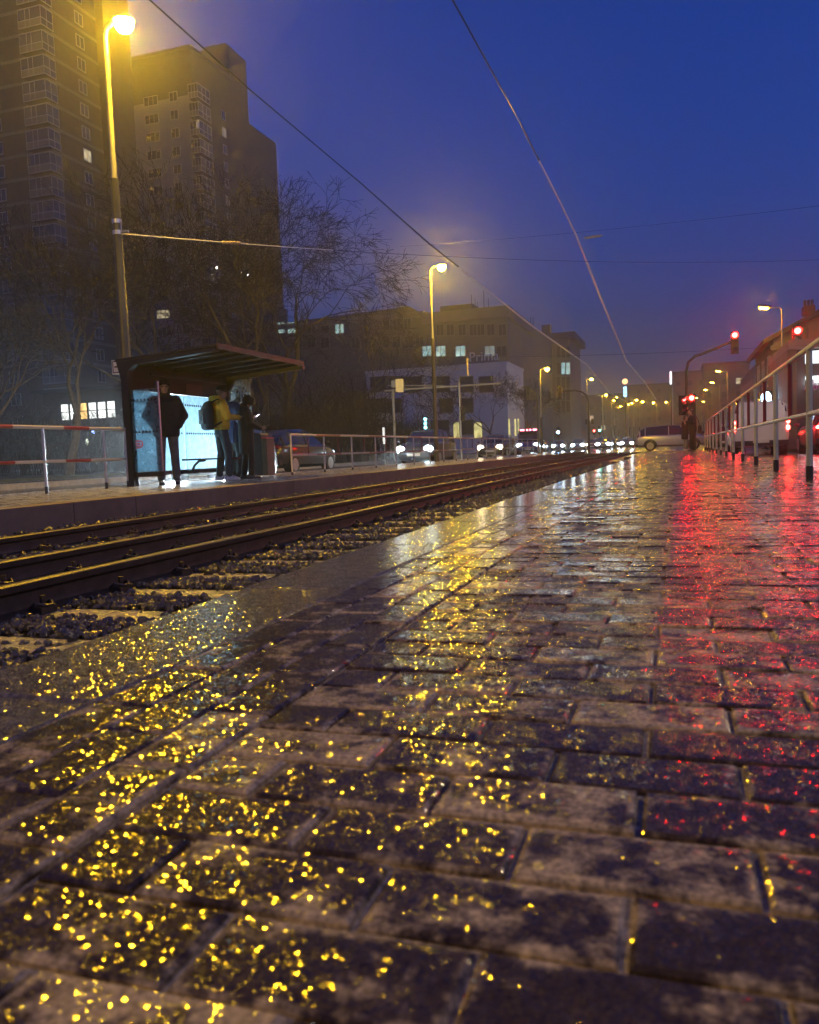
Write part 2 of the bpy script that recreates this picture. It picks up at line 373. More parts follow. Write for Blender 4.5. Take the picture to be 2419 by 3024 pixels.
def stones(xr, yr, n, s0, s1):
    x = rng.uniform(*xr, n); y = rng.uniform(*yr, n)
    ph = np.abs(((y - S0)/SLP + .5) % 1 - .5)*SLP                          # sleepers stay mostly clear
    keep = (ph > .122) | (rng.random(n) < .05)
    for rx in RAILS: keep &= np.abs(x-rx) > .085
    x, y, ph = x[keep], y[keep], ph[keep]; n = len(x)
    sz = rng.uniform(s0, s1, n)
    z = -.375 + rng.uniform(0, .03, n) + .018*(x < -1.5) + .125*(x < -5.17)
    P = ico[None]*(sz[:,None,None]*rng.uniform(.55, 1.15, (n,1,3)))*rng.uniform(.75, 1.2, (n,12,1))
    a = rng.uniform(0, 6.28, n); b = rng.uniform(-.7, .7, n)
    ca, sa, cb, sb = np.cos(a)[:,None], np.sin(a)[:,None], np.cos(b)[:,None], np.sin(b)[:,None]
    X, Y, Z = P[...,0], P[...,1], P[...,2]
    Y, Z = Y*cb - Z*sb, Y*sb + Z*cb
    X, Y = X*ca - Y*sa, X*sa + Y*ca
    return np.stack([X+x[:,None], Y+y[:,None], Z+z[:,None]], -1)
B = np.concatenate([stones((-3.0,-1.17),(1.2,7),17000,.012,.030), stones((-3.0,-1.17),(7,34),15000,.018,.036), stones((-5.46,-3.0),(3,14),15000,.016,.034), stones((-5.46,-3.0),(14,46),9000,.026,.044)])
n = len(B); F = (icf[None]+12*np.arange(n)[:,None,None]).reshape(-1,3)
me = bpy.data.meshes.new('ballast'); me.vertices.add(n*12); me.vertices.foreach_set('co', B.reshape(-1))
me.loops.add(F.size); me.loops.foreach_set('vertex_index', F.reshape(-1).astype(np.int32)); me.polygons.add(len(F))
me.polygons.foreach_set('loop_start', np.arange(0, F.size, 3, dtype=np.int32)); me.polygons.foreach_set('loop_total', np.full(len(F), 3, np.int32)); me.update(calc_edges=True)
tag(link('ballast', me, m_stone, None, False), 'dark wet crushed stone ballast between and beside the tram rails', 'ballast', kind='stuff')

# tram tracks
prof = [(-.062,0),(.062,0),(.062,.010),(.014,.026),(.009,.05),(.009,.098),(.034,.116),(.036,.146),(.028,.152),(-.028,.152),(-.036,.146),(-.034,.116),(-.009,.098),(-.009,.05),(-.014,.026),(-.062,.010)]
def track(ra, rb, label, n0, n1):
    cx = (ra+rb)/2
    t = thing('tram_track', label, 'track', (cx, 0, -.342), 0, 'tram tracks')
    for rx in (ra, rb):
        MB().prism([(rx-cx+u, v) for u, v in prof], 'y', -3, 330).build('rail', m_rail, t, True, ang=50)
    sl = MB().prism([(-.13,-.14),(.13,-.14),(.108,0),(-.108,0)], 'x', -1.15, 1.15); first = None
    # both sides of every rail carry a clip and bolt on each sleeper
    cl = {}
    for sgn in (1, -1):
        q = MB(); q.obox((sgn*.085, 0, .018), .075, .10, .036)
        q.tube([(sgn*.05, -.045, .03), (sgn*.085, -.05, .055), (sgn*.125, -.02, .04), (sgn*.125, .02, .04), (sgn*.085, .05, .055), (sgn*.05, .045, .03)], .008, 6)
        q.cyl((sgn*.085, 0, .03), (sgn*.085, 0, .085), .014, n=6); cl[sgn] = q
    cm = {}
    for i in range(n0, n1):
        if first is None: first = o = sl.build('sleeper', m_sleep, t, False)
        else: o = first.copy(); col.objects.link(o); o.parent = t
        o.location = (0, S0 + i*SLP, -.001)
        if i > 55: continue
        for rx in (ra-cx, rb-cx):
            for sgn in (1, -1):
                if sgn not in cm: cm[sgn] = c = cl[sgn].build('rail_clip', m_rail, o)
                else: c = cm[sgn].copy(); col.objects.link(c); c.parent = o
                c.location = (rx, 0, 0)
    return t
track(RAILS[0], RAILS[1], 'tram track beside the near brick platform with clipped sleepers', 3, 92)
track(RAILS[3], RAILS[2], 'tram track along the far platform with the shelter', 8, 92)

# ------------------------------------------------------------------ railings
m_band = banded('red_white_rail_paint', (.30,.03,.02), (.50,.46,.41), 1.41, 9.18-8.80, .36)
m_band2 = banded('old_rail_paint', (.22,.09,.05), (.46,.42,.34), 3.1, 1.2, .42, .3, .3)
m_bandr = pm('steel_handrail', (.60,.59,.58), .33, .15, 3, .85)
m_white = pm('chipped_white_post', (.52,.48,.46), .4, .2, 6)
def railing(label, X, ys, halves, ztop, zmid, mp, mr_, r=.025, sleeve=.12, y0=None, y1=None):
    base = (X, ys[0], 0)
    t = thing('railing', label, 'railing', base, 0)
    ya, yb = (ys[0] if y0 is None else y0)-ys[0], (ys[-1] if y1 is None else y1)-ys[0]
    MB().tube([(0, ya, ztop), (0, yb, ztop)], .024, 10).build('top_rail', mr_, t)
    MB().tube([(0, ya, zmid), (0, yb, zmid)], .021, 10).build('middle_rail', mr_, t)
    p0 = s0 = h0 = None
    for y in ys:
        if p0 is None:
            p0 = o = MB().cyl((0,0,0), (0,0,ztop), r, r, 12).build('post', mp, t)
            s0 = s = MB().cyl((0,0,0), (0,0,sleeve), r+.004, r+.004, 12).build('post_sleeve', m_black, o)
        else:
            o = p0.copy(); col.objects.link(o); o.parent = t; s = s0.copy(); col.objects.link(s); s.parent = o
        o.location = (0, y-ys[0], 0)
    for y in halves:
        if h0 is None: h0 = o = MB().cyl((0,0,zmid), (0,0,ztop), r*.8, r*.8, 10).build('half_post', m_red, t)
        else: o = h0.copy(); col.objects.link(o); o.parent = t
        o.location = (0, y-ys[0], 0)
    return t
ysr = [5.03+2.42*i for i in range(13)]
railing('steel handrail with pale posts and red half posts along the near platform', 1.03, ysr, [y+1.21 for y in ysr[:-1]], 1.08, .545, m_postp, m_bandr)
FX = -7.92
railing('red and white banded railing in front of the trees, before the shelter', FX, [8.80, 10.0, 10.50], [], .87, .42, m_white, m_band, .019, .09, 5.2, 10.52)
ysl = [14.83+1.6*i for i in range(20)]
railing('long weathered railing beyond the bin with headlights behind it', -7.3, ysl, [y+.8 for y in ysl[:-1]], .80, .39, m_white, m_band2, .018, .06)

# ------------------------------------------------------------------ overhead line
m_wire2 = pm('dark_wire', (.03,.03,.032), .4, .1, 4, .5)  # dark tone carries the silhouette shade of the near wire stretches
def wire(label, pts, r, name='contact_wire', group=None):
    o = MB().tube(pts, r, 6).build(name, m_wire2); return tag(o, label, 'overhead wire', group)
def sag(a, b, s, n=14):
    a, b = Vector(a), Vector(b); return [a.lerp(b, i/n) - Vector((0,0,s*4*(i/n)*(1-i/n))) for i in range(n+1)]
# wire heights follow the spans; zigzag at the span wires
def chain(pix):
    P = [at(*p) for p in pix]; outp = []
    for a, b in zip(P[:-1], P[1:]): outp += sag(a, b, .04, 6)[:-1]
    return outp + [P[-1]]
Z5 = 5.05
def athz(px, py, z):
    d = ray(px, py); return CAM + d*((z-CAM_H)/d.z)
wA = [athz(px, py, Z5+.355) for px, py in ((-150,-415),(300,-110),(443,0),(730,258),(1065,540),(1270,722),(1420,840),(1565,958),(1735,1078))] + [at(1800,1160,62), at(1868,1195,90)]
wB = [athz(px, py, Z5+.355) for px, py in ((1160,-330),(1337,0),(1530,350),(1640,568),(1700,690),(1775,880),(1850,1065))] + [at(1905,1130,66), at(1938,1180,100)]
def wire(label, pts, r, name='contact_wire', group=None, m_=None):
    o = MB().tube(pts, r, 6).build(name, m_ or m_wire2); return tag(o, label, 'overhead wire', group)
def dense(P, n=8):
    q = [Vector(p) for p in P]; o_ = []
    for a_, b_ in zip(q[:-1], q[1:]): o_ += [a_.lerp(b_, i/n) for i in range(n)]
    return o_ + [q[-1]]
def wr(P): return [(.010+.030*min(1, max(0, (p.y-13)/25))) for p in P]  # radius swells far off, glare put into the thickness
m_bright = pm('wire_painted_highlight', (.85,.85,.86), .4, .1, 4, .25)  # pale tone stands in for lamp and headlight glints on the wire
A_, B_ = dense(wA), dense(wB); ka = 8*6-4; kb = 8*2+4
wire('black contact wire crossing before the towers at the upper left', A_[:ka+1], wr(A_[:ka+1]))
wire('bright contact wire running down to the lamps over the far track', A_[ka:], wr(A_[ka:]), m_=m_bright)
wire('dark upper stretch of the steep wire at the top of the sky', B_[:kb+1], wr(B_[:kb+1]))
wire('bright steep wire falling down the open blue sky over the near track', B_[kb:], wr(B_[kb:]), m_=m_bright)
def insul(p, d, label, ln=.32, r=.035):
    d = Vector(d).normalized(); p = Vector(p)
    t = thing('insulator', label, 'insulator', p, 0)
    mb = MB()
    for k_ in range(5): mb.cyl(d*(-ln/2+ln*k_/5), d*(-ln/2+ln*k_/5+ln*.13), r, r*.75, 10)
    mb.cyl(-d*ln*.5, d*ln*.5, r*.55, n=8)
    mb.build('ribbed_body', pm('glazed_ceramic', (.50,.44,.30), .2, .15, 8), t)
    MB().cyl(-d*(ln/2+.06), d*(ln/2+.06), r*.3, n=8).build('metal_rod', m_wire, t)
    return t
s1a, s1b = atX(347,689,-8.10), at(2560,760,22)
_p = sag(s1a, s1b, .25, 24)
wire('span wire with lamp light painted on, tied to the tall lamp mast beside the shelter', _p[:6], [.009,.009,.008,.007,.006,.005], 'span_wire', None, m_bright)  # pale stretch near the mast: lamp light put into the colour
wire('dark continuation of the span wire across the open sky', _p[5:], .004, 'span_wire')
insul(s1a.lerp(s1b, .105) - Vector((0,0,.09)), s1b-s1a, 'cream ribbed insulator on the span wire beside the tall mast', .30, .03)
s2a, s2b = at(1279,1054,27.6), at(2600,1003,29)
wire('thin span wire from the second lamp mast across the street', sag(s2a, s2b, .15, 20), .004, 'span_wire')
s3a, s3b = at(1180,728,27), at(2480,600,24)
wire('thin high span wire crossing the contact wires in the sky', sag(s3a, s3b, .1, 20), .004, 'span_wire')
insul(at(1752,699,26), (1,.1,.05), 'small dark insulator hanging beside the steep contact wire', .5, .05)
insul(at(1381,1082,33), (0,0,1), 'slim insulator hanging under the second span wire', .7, .04)

# ------------------------------------------------------------------ street lamps and traffic lights
m_sod = em('sodium_lamp_glow', SOD, 480.0); m_warmw = em('warm_white_lamp_glow', (1.0,.73,.42), 170.0)
m_sod_far = em('sodium_lamp_glow_distant', SOD, 75.0)
m_housing = pm('lamp_housing', (.16,.16,.15), .4, .2, 6, .3)
def street_lamp(label, x, y, ztop, h1, side=1, arm=.38, group='street lamps on the far platform', r=1.0, far=False, z0=0.0, kind='mast', matl=None):
    t = thing('street_lamp', label, 'street lamp', (x, y, z0), 0, group)
    h = ztop - z0
    MB().tube([(0,0,0),(0,0,.12),(0,0,h1)], [.10*r,.085*r,.062*r], 14).build('lower_pole', m_pole, t)
    MB().tube([(0,0,h1),(0,0,h1+.06),(0,0,h-.12)], [.05*r,.043*r,.034*r], 12).build('upper_pole', m_polel, t)
    s = side
    MB().tube([(0,0,h-.14),(s*.03,0,h-.02),(s*.14,0,h+.05),(s*(arm-.1),0,h+.06)], .028*r, 8).build('arm', m_polel, t)
    hd = MB()
    if kind == 'mast':
        hd.loft([[(s*arm+rr*math.cos(a)*1.15, rr*math.sin(a), h+zz) for a in [2*math.pi*k/16 for k in range(16)]] for zz, rr in ((.05,.15),(.08,.14),(.11,.09),(.12,.03))])
        hd.build('lamp_housing', m_housing, t)
        MB().ell((s*arm, 0, h+.0), (.135, .135, .125), 16, 10).build('lamp_globe', m_sod_far if far else m_sod, t)
    else:
        L_ = .62
        hd.loft([[(s*(arm-.1+u*L_), v, h+.06+zz+.09*u) for v, zz in ((-wd,0),(wd,0),(wd*.7,.11),(-wd*.7,.11))] for u, wd in ((0,.06),(.25,.15),(.8,.15),(1,.09))])
        hd.build('lamp_housing', m_housing, t)
        MB().loft([[(s*(arm-.1+u*L_), v, h+.045+zz+.09*u) for v, zz in ((-wd,0),(wd,0),(wd*.5,-.06),(-wd*.5,-.06))] for u, wd in ((.28,.08),(.4,.13),(.75,.13),(.9,.07))]).build('lamp_lens', matl or (m_sod_far if far else m_sod), t)
    return t
a = atX(352,760,-8.12); YL = a.y; zt = at(297,88,YL).z; L1 = (a.x, YL, zt)
l1 = street_lamp('tallest lamp mast at the left edge, glowing over the shelter', a.x, YL, zt, at(328,530,YL).z, arm=.34)
cb = MB()
for zz in (at(345,688,YL).z, at(343,655,YL).z): cb.tube([(0,0,zz-.03),(0,0,zz+.03)], .075, 14); cb.box(.05,.078,-.01,.01,zz-.03,at(343,655,YL).z)
cb.cyl((0,0,at(345,688,YL).z), (.2,0,at(345,688,YL).z), .02)
cb.build('clamp', m_wire, l1)
a = atX(1281,1100,-8.12); YM = a.y; street_lamp('second lamp mast, in front of the office block with the white lower storeys', a.x, YM, at(1275,792,YM).z, at(1281,1000,YM).z, arm=.42)
def lampat(label, px, py, Y, side=1, far=True, group='street lamps receding along the left road', z0=ROAD_Z, arm=.45, r=1.0, kind='mast'):
    p = at(px, py, Y); return street_lamp(label, p.x - side*arm, Y, p.z - .02, (p.z-z0)*.45, side, arm, group, r, far, z0, kind)
lampat('lamp before the hazy corner tower, above the traffic signals', 1616, 1089, 52)
lampat('lamp standing alone against the blue haze right of the corner tower', 1747, 1119, 81)
far_lamps = [(1790,1166,104),(1822,1172,128),(1813,1182,140),(1866,1190,150),(1857,1194,160),(1880,1181,118),(1898,1186,122),(1930,1189,135),(1967,1187,150),(1832,1200,170)]
words = ['nearest of the cluster of distant lamps under the bright wire','upper of two lamps touching the bright wire end','lower of two lamps touching the bright wire end','small lamp just above the car roofs in the cluster','tiny lamp lowest in the distant cluster','bright distant lamp left of the steep wire end','bright distant lamp paired beside another, right one','lone distant lamp left of the red signal','distant lamp closest to the red signal over the couple','faintest lamp far behind the cluster']
for (px, py, Y), wd in zip(far_lamps, words): lampat(wd, px, py, Y, 1 if px < 1900 else -1, r=1.3)
rl = [(2273,912,44,'nearest lit lamp over the right pavement before the gabled house'),(2130,1098,84,'second lamp of the right row, above the railing'),(2110,1131,104,'third lamp of the right row'),(2090,1152,124,'fourth lamp of the right row'),(2062,1176,170,'upper of two tiny lamps right of the red signal'),(2082,1187,190,'lower tiny lamp at the end of the right row')]
for px, py, Y, wd in rl: lampat(wd, px, py, Y, -1, True, 'street lamps along the right pavement', -.06, .55, 1.0, 'cobra')
# the same two rows continue behind the camera and beside it
street_lamp('lamp mast of the far platform row behind the viewer', L1[0], -6.5, zt, 4.2)
street_lamp('right pavement lamp beside the viewer', 10.2, 3.0, 7.6, 4.5, -1, 1.2, 'street lamps along the right pavement', 1.0, False, -.06, 'cobra', m_warmw)
street_lamp('right pavement lamp just outside the view', 10.2, 24.5, 7.6, 4.5, -1, .9, 'street lamps along the right pavement', 1.0, False, -.06, 'cobra', m_warmw)

m_sig = pm('signal_black', (.02,.02,.021), .4, .2, 6)
m_redlit = em('red_signal_glow', (1.0,.0025,.002), 85.0)
m_redlit2 = em('red_signal_glow_side', (1.0,.03,.025), 6.0)
m_lens_off = pm('unlit_lens', (.05,.035,.03), .2, .2, 10)
m_green = em('green_signal_glow', (.05,1.0,.6), 8.0)
m_white_sig = em('white_signal_glow', (.9,.95,1.0), 10.0)
def head(t, c, lit=0, s=1.0, rz=0.0, n=3, matl=None):
    """signal head facing local -Y, built round c"""
    c = Vector(c); m = Matrix.Translation(c) @ Matrix.Rotation(rz, 4, 'Z')
    def T(mb): mb.v = [tuple(m @ Vector(p)) for p in mb.v]; return mb
    h = n*.30*s
    T(MB().loft([[(x, y, z) for x, z in ((-.15*s,-h/2),(.15*s,-h/2),(.15*s,h/2),(-.15*s,h/2))] for y in (-.09*s,.1*s)])).build('signal_housing', m_sig, t, False)
    for k_ in range(n):
        z = h/2 - (.15+.3*k_)*s
        hub = T(MB().tube([(0,-.088*s,z),(0,-.11*s,z)], .105*s, 16)).build('signal_lens', (matl or m_redlit) if k_ == lit else m_lens_off, t)
        v = MB(); R_ = .125*s
        for i in range(9):
            a0 = math.pi*(-.1+1.2*i/9); a1 = math.pi*(-.1+1.2*(i+1)/9)
            v.add([(R_*math.cos(a0),-.09*s,z+R_*math.sin(a0)),(R_*math.cos(a1),-.09*s,z+R_*math.sin(a1)),(R_*math.cos(a1),-.26*s,z+R_*math.sin(a1)*.9),(R_*math.cos(a0),-.26*s,z+R_*math.sin(a0)*.9)], [(0,1,2,3)])
        T(v).build('visor', m_sig, t)
def mast_signal(label, base, zarm, headpt, lit=0, matl=None, ped=None, rr=.07, s=1.0):
    t = thing('traffic_light', label, 'traffic light', base, 0)
    b = Vector(base); hp = Vector(headpt) - b; za = zarm - b.z; sg = 1 if hp.x > 0 else -1
    pts = [(0,0,0),(0,0,za-.9),(sg*.12,0,za-.42),(sg*.45,0,za-.14),(sg*.95,0,za)] + ([(hp.x*.98, hp.y, hp.z+.1)] if abs(hp.x) > 1.1 else [])
    MB().tube(pts, rr, 10).build('mast', m_pole, t)
    head(t, hp, lit, s, 0, 3, matl)
    if ped:
        for q, l_, mm in ped: head(t, Vector(q)-b, l_, .62, 0, 2, mm)
    return t
b_ = at(2029,1290,46); hp = at(2170,1012,46)
mast_signal('red traffic light hung on a curved mast arm above the railing', (b_.x,46,ROAD_Z), at(2110,1040,46).z, hp, s=1.25)
hp2 = at(2355,1004,36); t2 = thing('traffic_light', 'red traffic light in front of the gabled house, beside the handrail', 'traffic light', (hp2.x+.35,36,ROAD_Z))
MB().tube([(0,0,0),(0,0,hp2.z+.75)], .06, 10).build('mast', m_pole, t2); head(t2, (-.35, 0, hp2.z-ROAD_Z), 0, 1.15)
MB().cyl((0,0,hp2.z), (-.3,0,hp2.z), .025).build('bracket', m_pole, t2)
hp3 = at(2034,1190,40); t3 = thing('traffic_light', 'low red traffic light right above the heads of the couple', 'traffic light', (hp3.x+.25,40,ROAD_Z))
MB().tube([(0,0,0),(0,0,hp3.z+.6)], .055, 10).build('mast', m_pole, t3); head(t3, (-.12, 0, hp3.z-ROAD_Z-.1), 0, 1.05); head(t3, (-.52, 0, hp3.z-ROAD_Z-.1), 0, 1.0, .9, 3, m_redlit2)
# unlit signals over the left road (their lit faces look the other way)
b_ = at(1590,1335,56); hp = at(1560,1160,56)
mast_signal('unlit signals on a straight pole with a long arm, before the white office corner', (b_.x,56,ROAD_Z), at(1590,1140,56).z, hp, 9, None, [(at(1577,1217,56),9,None),(at(1606,1217,56),9,None)], .055, 1.0)
b_ = at(1741,1330,62); hp = at(1654,1160,62)
mast_signal('unlit signal on a curved mast arm under the lone lamp', (b_.x,62,ROAD_Z), at(1700,1153,62).z, hp, 9, None, [(at(1733,1246,62),9,None),(at(1750,1244,62),9,None)], .06, 1.1)
b_ = at(1362,1300,40); t5 = thing('traffic_light', 'signal head on a short pole right of the second lamp mast', 'traffic light', (b_.x,40,ROAD_Z))
MB().tube([(0,0,0),(0,0,at(1352,1130,40).z-ROAD_Z)], .05, 10).build('mast', m_polel, t5); head(t5, at(1366,1222,40)-Vector((b_.x,40,ROAD_Z)), 9, .75, .5)
for px, py, Y, mm, wd in ((1771,1271,120,m_green,'tiny green signal glowing above the distant cars'),(1755,1272,122,m_redlit2,'tiny dull red signal beside the green one'),(1649,1276,95,em('blue_sign_glow',(.25,.55,1.0),14.0),'small blue-white signal above the cars right of the dark van')):
    p = at(px,py,Y); t = thing('traffic_light', wd, 'traffic light', (p.x,Y,ROAD_Z)); MB().tube([(0,.2,0),(0,.2,p.z+.6)], .06, 8).build('mast', m_pole, t); head(t, (0,0,p.z-ROAD_Z), 1, 1.3, 0, 3, mm)
# gantry pole with a box and long arms in front of the thicket
p = at(1166,1300,42); t = thing('signal_gantry', 'pale pole with long horizontal arms and boxes before the thicket', 'gantry', (p.x,42,-.06))
zt_ = at(1160,1155,42).z+.06; pr = at(1480,1164,42)-Vector((p.x,42,0)); pl = at(1135,1153,42)-Vector((p.x,42,0))
MB().tube([(0,0,0),(0,0,zt_+.1)], .07, 10).build('mast', m_polel, t)
MB().tube([(pl.x,0,zt_+.04),(pr.x,0,zt_+.06)], .05, 8).build('arm', m_polel, t); MB().tube([(pl.x*.6,0,zt_+.32),(pr.x*.5,0,zt_+.1)], .028, 8).build('stay', m_polel, t)
q = at(1182,1140,42)-Vector((p.x,42,-.06)); MB().obox((q.x,-.12,q.z), .42,.25,.7, .4).obox((q.x-.28,-.1,q.z+.12), .3,.2,.35).build('signal_box', m_postp, t, False)
p = at(1135,1290,34); t = thing('sign_post', 'narrow white-striped post sign sticking up behind the long railing', 'sign post', (p.x,34,ROAD_Z))
MB().cyl((0,0,0),(0,0,at(1135,1262,34).z-ROAD_Z),.03).build('pole', m_dark, t); MB().obox((0,-.05,at(1135,1287,34).z-ROAD_Z), .10,.03,.72).build('sign_plate', pm('white_sign', (.62,.62,.62), .4, .1), t, False)
# lit column sign and advertising light
p = at(1258,1300,60); t = thing('led_sign', 'vertical cyan dotted light sign left of the yellow arched windows', 'light sign', (p.x,60,-.06))
zz = [at(1258,q_,60).z+.06 for q_ in (1238,1250,1262,1274,1284)]
MB().obox((0,.08,(zz[0]+zz[-1])/2), .42,.12,zz[0]-zz[-1]+.4).build('sign_case', m_sig, t, False); MB().cyl((0,.1,0),(0,.1,zz[-1]),.06).build('post', m_dark, t)
mc = em('cyan_led', (.25,.95,1.0), 1.6); mg = em('green_led', (.12,1.0,.55), 1.4)
for i, z_ in enumerate(zz): MB().cyl((0,.01,z_),(0,-.03,z_),.13).build('led_dot', mg if i == 3 else mc, t)
p = at(2263,1255,40); t = thing('advertising_light', 'glowing blue-white rounded advertising panel behind the handrail', 'light sign', (p.x,40,-.06))
z0_, z1_ = at(2263,1205,40).z+.06, at(2263,1158,40).z+.06
MB().obox((0,.06,(z0_+z1_)/2), .5,.2,z1_-z0_+.1).build('case', m_sig, t, False)
MB().loft([[(x, y, z) for x, z in ((-.2,z0_),(.2,z0_),(.2,z1_-.15),(.1,z1_),(-.1,z1_),(-.2,z1_-.15))] for y in (-.06,-.042)]).build('lit_panel', em('blue_white_panel', (.45,.78,1.0), 3.2), t, False); MB().cyl((0,.06,0),(0,.06,z0_),.07).build('foot', m_dark, t)

# ------------------------------------------------------------------ tram shelter
BX, Y1, Y2 = -7.87, 10.54, 13.45
sh = thing('tram_shelter', 'dark steel tram shelter with slanted roof and lit dirty glass', 'shelter', (BX, Y1, 0))
SB = (BX, Y1, 0)
zb = at(375,1066,Y1).z; xf = at(640,1024,Y1).x; zf = at(640,1024,Y1).z; zf2 = at(878,1057,13.3).z
m_brown = pm('brown_roof_trim', (.11,.055,.025), .45, .25, 5)
m_sgl = glass('dirty_wet_glass', (.62,.74,.80), 1, .12, .66, (.62,.80,.88))
m_sgl2 = glass('streaky_side_glass', (.7,.78,.82), 1, .08, .36, (.45,.6,.68))
m_cgl = glass('clear_wet_glass', (.75,.8,.82), 1, .06, .16, (.4,.5,.55))
mb = MB(); mb.box(BX-.06, BX+.06, Y1-.05, Y1+.07, 0, zb-.02)
mb.prism([(BX-.06,zb-.3),(BX+.06,zb-.3),(BX+.08,zb-.14),(BX+.18,zb-.065),(xf,zf-.06),(xf,zf-.01),(BX-.13,zb-.005),(BX-.12,zb-.06),(BX-.08,zb-.2)], 'y', Y1-.045, Y1+.065)
mb.build('end_frame', m_dark, sh, False, SB)
mb = MB(); mb.box(BX-.05, BX+.05, Y2-.06, Y2+.04, 0, zb-.06)
mb.prism([(BX-.05,zb-.3),(BX+.05,zb-.3),(BX+.18,zb-.1),(xf,zf-.075),(xf,zf-.02),(BX-.12,zb-.03)], 'y', Y2-.055, Y2+.035)
mb.build('end_frame', m_dark, sh, False, SB)
sl = (zf-zb)/(xf-BX)
def zr(x): return zb + sl*(x-BX)
ov = -.12
MB().add([(BX-.14,Y1-.06,zr(BX-.14)),(xf+.03,Y1-.06,zr(xf+.03)),(xf+.03,Y2+ov,zr(xf+.03)),(BX-.14,Y2+ov,zr(BX-.14)),(BX-.14,Y1-.06,zr(BX-.14)+.035),(xf+.03,Y1-.06,zr(xf+.03)+.035),(xf+.03,Y2+ov,zr(xf+.03)+.035),(BX-.14,Y2+ov,zr(BX-.14)+.035)], [(0,3,2,1),(4,5,6,7),(0,1,5,4),(1,2,6,5),(2,3,7,6),(3,0,4,7)]).build('roof', m_dark, sh, False, SB)
MB().box(xf+.032, xf+.062, Y1-.06, Y2+ov, zr(xf)-.035, zr(xf)+.045).build('roof_trim', m_brown, sh, False, SB)
for i in range(6):
    y = Y1+.3+i*.46
    MB().add([(BX,y,zr(BX)-.004),(xf,y,zr(xf)-.004),(xf,y+.05,zr(xf)-.004),(BX,y+.05,zr(BX)-.004),(BX,y,zr(BX)-.075),(xf,y,zr(xf)-.045),(xf,y+.05,zr(xf)-.045),(BX,y+.05,zr(BX)-.075)], [(0,1,2,3),(7,6,5,4),(0,4,5,1),(1,5,6,2),(2,6,7,3),(3,7,4,0)]).build('roof_rib', pm('wet_black_rib', (.02,.02,.02), .2, .2) if i == 0 else bpy.data.materials['wet_black_rib'], sh, False, SB)
# levels on the back wall, read where the wall begins
lv = lambda py: at(400, py, Y1+.1).z
zg0, zg1, zband, zd1, zd2, zrail = lv(1394), lv(1152), lv(1098), lv(1184), lv(1277), lv(1401)
MB().box(BX-.03, BX+.03, Y1+.07, Y2-.06, zg0-.075, zg0-.006).build('lower_rail', m_dark, sh, False, SB)
MB().box(BX-.035, BX+.035, Y1+.07, Y2-.06, zg1+.004, zr(BX)-.012).build('fascia', pm('dark_red_brown_board', (.016,.008,.007), .5, .35, 2.5), sh, False, SB)
for a_, b_, c_ in ((Y1+.62, Y1+1.05, (.07,.06,.055)),(Y1+1.5, Y1+2.0, (.10,.025,.02))):
    MB().box(BX+.038, BX+.05, a_, b_, zg1+.03, zg1+.19).build('notice_board', pm('notice_board', c_, .5, .2, 9), sh, False, SB)
MB().box(BX+.03, BX+.055, Y1+.55, Y2-.1, zband-.012, zband+.028).build('light_strip', m_dark, sh, False, SB)
ym = (Y1+Y2)/2+.02
for a_, b_ in ((Y1+.075, ym-.012), (ym+.012, Y2-.065)):
    pnl = MB().box(BX-.006, BX+.006, a_, b_, zg0, zg1).build('glass_panel', m_sgl, sh, False, SB)
    d = MB(); y = a_+.04
    while y < b_-.03:
        for z_ in (zd1, zd2): d.cyl((BX+.0065, y, z_), (BX+.0085, y, z_), .020, n=10)
        y += .066
    d.build('dot_band', m_black, pnl, False, SB)
xe = at(475,1300,Y1).x
pnl = MB().box(BX+.065, xe, Y1-.006, Y1+.006, zg0, zg1).build('side_glass', m_sgl2, sh, False, SB)
d = MB(); x = BX+.12
while x < xe-.02:
    for z_ in (zd1, zd2): d.cyl((x, Y1-.0065, z_), (x, Y1-.0085, z_), .019, n=12)
    x += .062
d.build('dot_band', m_black, pnl, False, SB)
ms = em('red_sticker_film', (1.0,.06,.05), .05); ms = pm('red_sticker_film', (.75,.03,.03), .4, .2, 9)
zs = at(415,1312,Y1).z; xs = at(412,1312,Y1).x
st = MB().tube([(xs-.055,Y1-.012,zs+.05),(xs+.04,Y1-.012,zs+.05),(xs+.062,Y1-.012,zs+.03),(xs+.062,Y1-.012,zs-.02),(xs+.03,Y1-.012,zs-.05),(xs-.055,Y1-.012,zs-.055)], .010, 6)
st.tube([(xs-.055,Y1-.012,zs+.012),(xs+.03,Y1-.012,zs+.008)], .012, 6).tube([(xs-.055,Y1-.012,zs-.02),(xs+.03,Y1-.012,zs-.024)], .009, 6)
st.build('sticker', ms, pnl, True, SB)
MB().box(BX+.065, xe+.02, Y1-.02, Y1+.02, zg0-.075, zg0-.006).build('side_rail', m_dark, sh, False, SB)
MB().box(xe-.002, xe+.014, Y1-.015, Y1+.015, zg0, zg1+.1).build('edge_strip', m_wire, sh, False, SB)
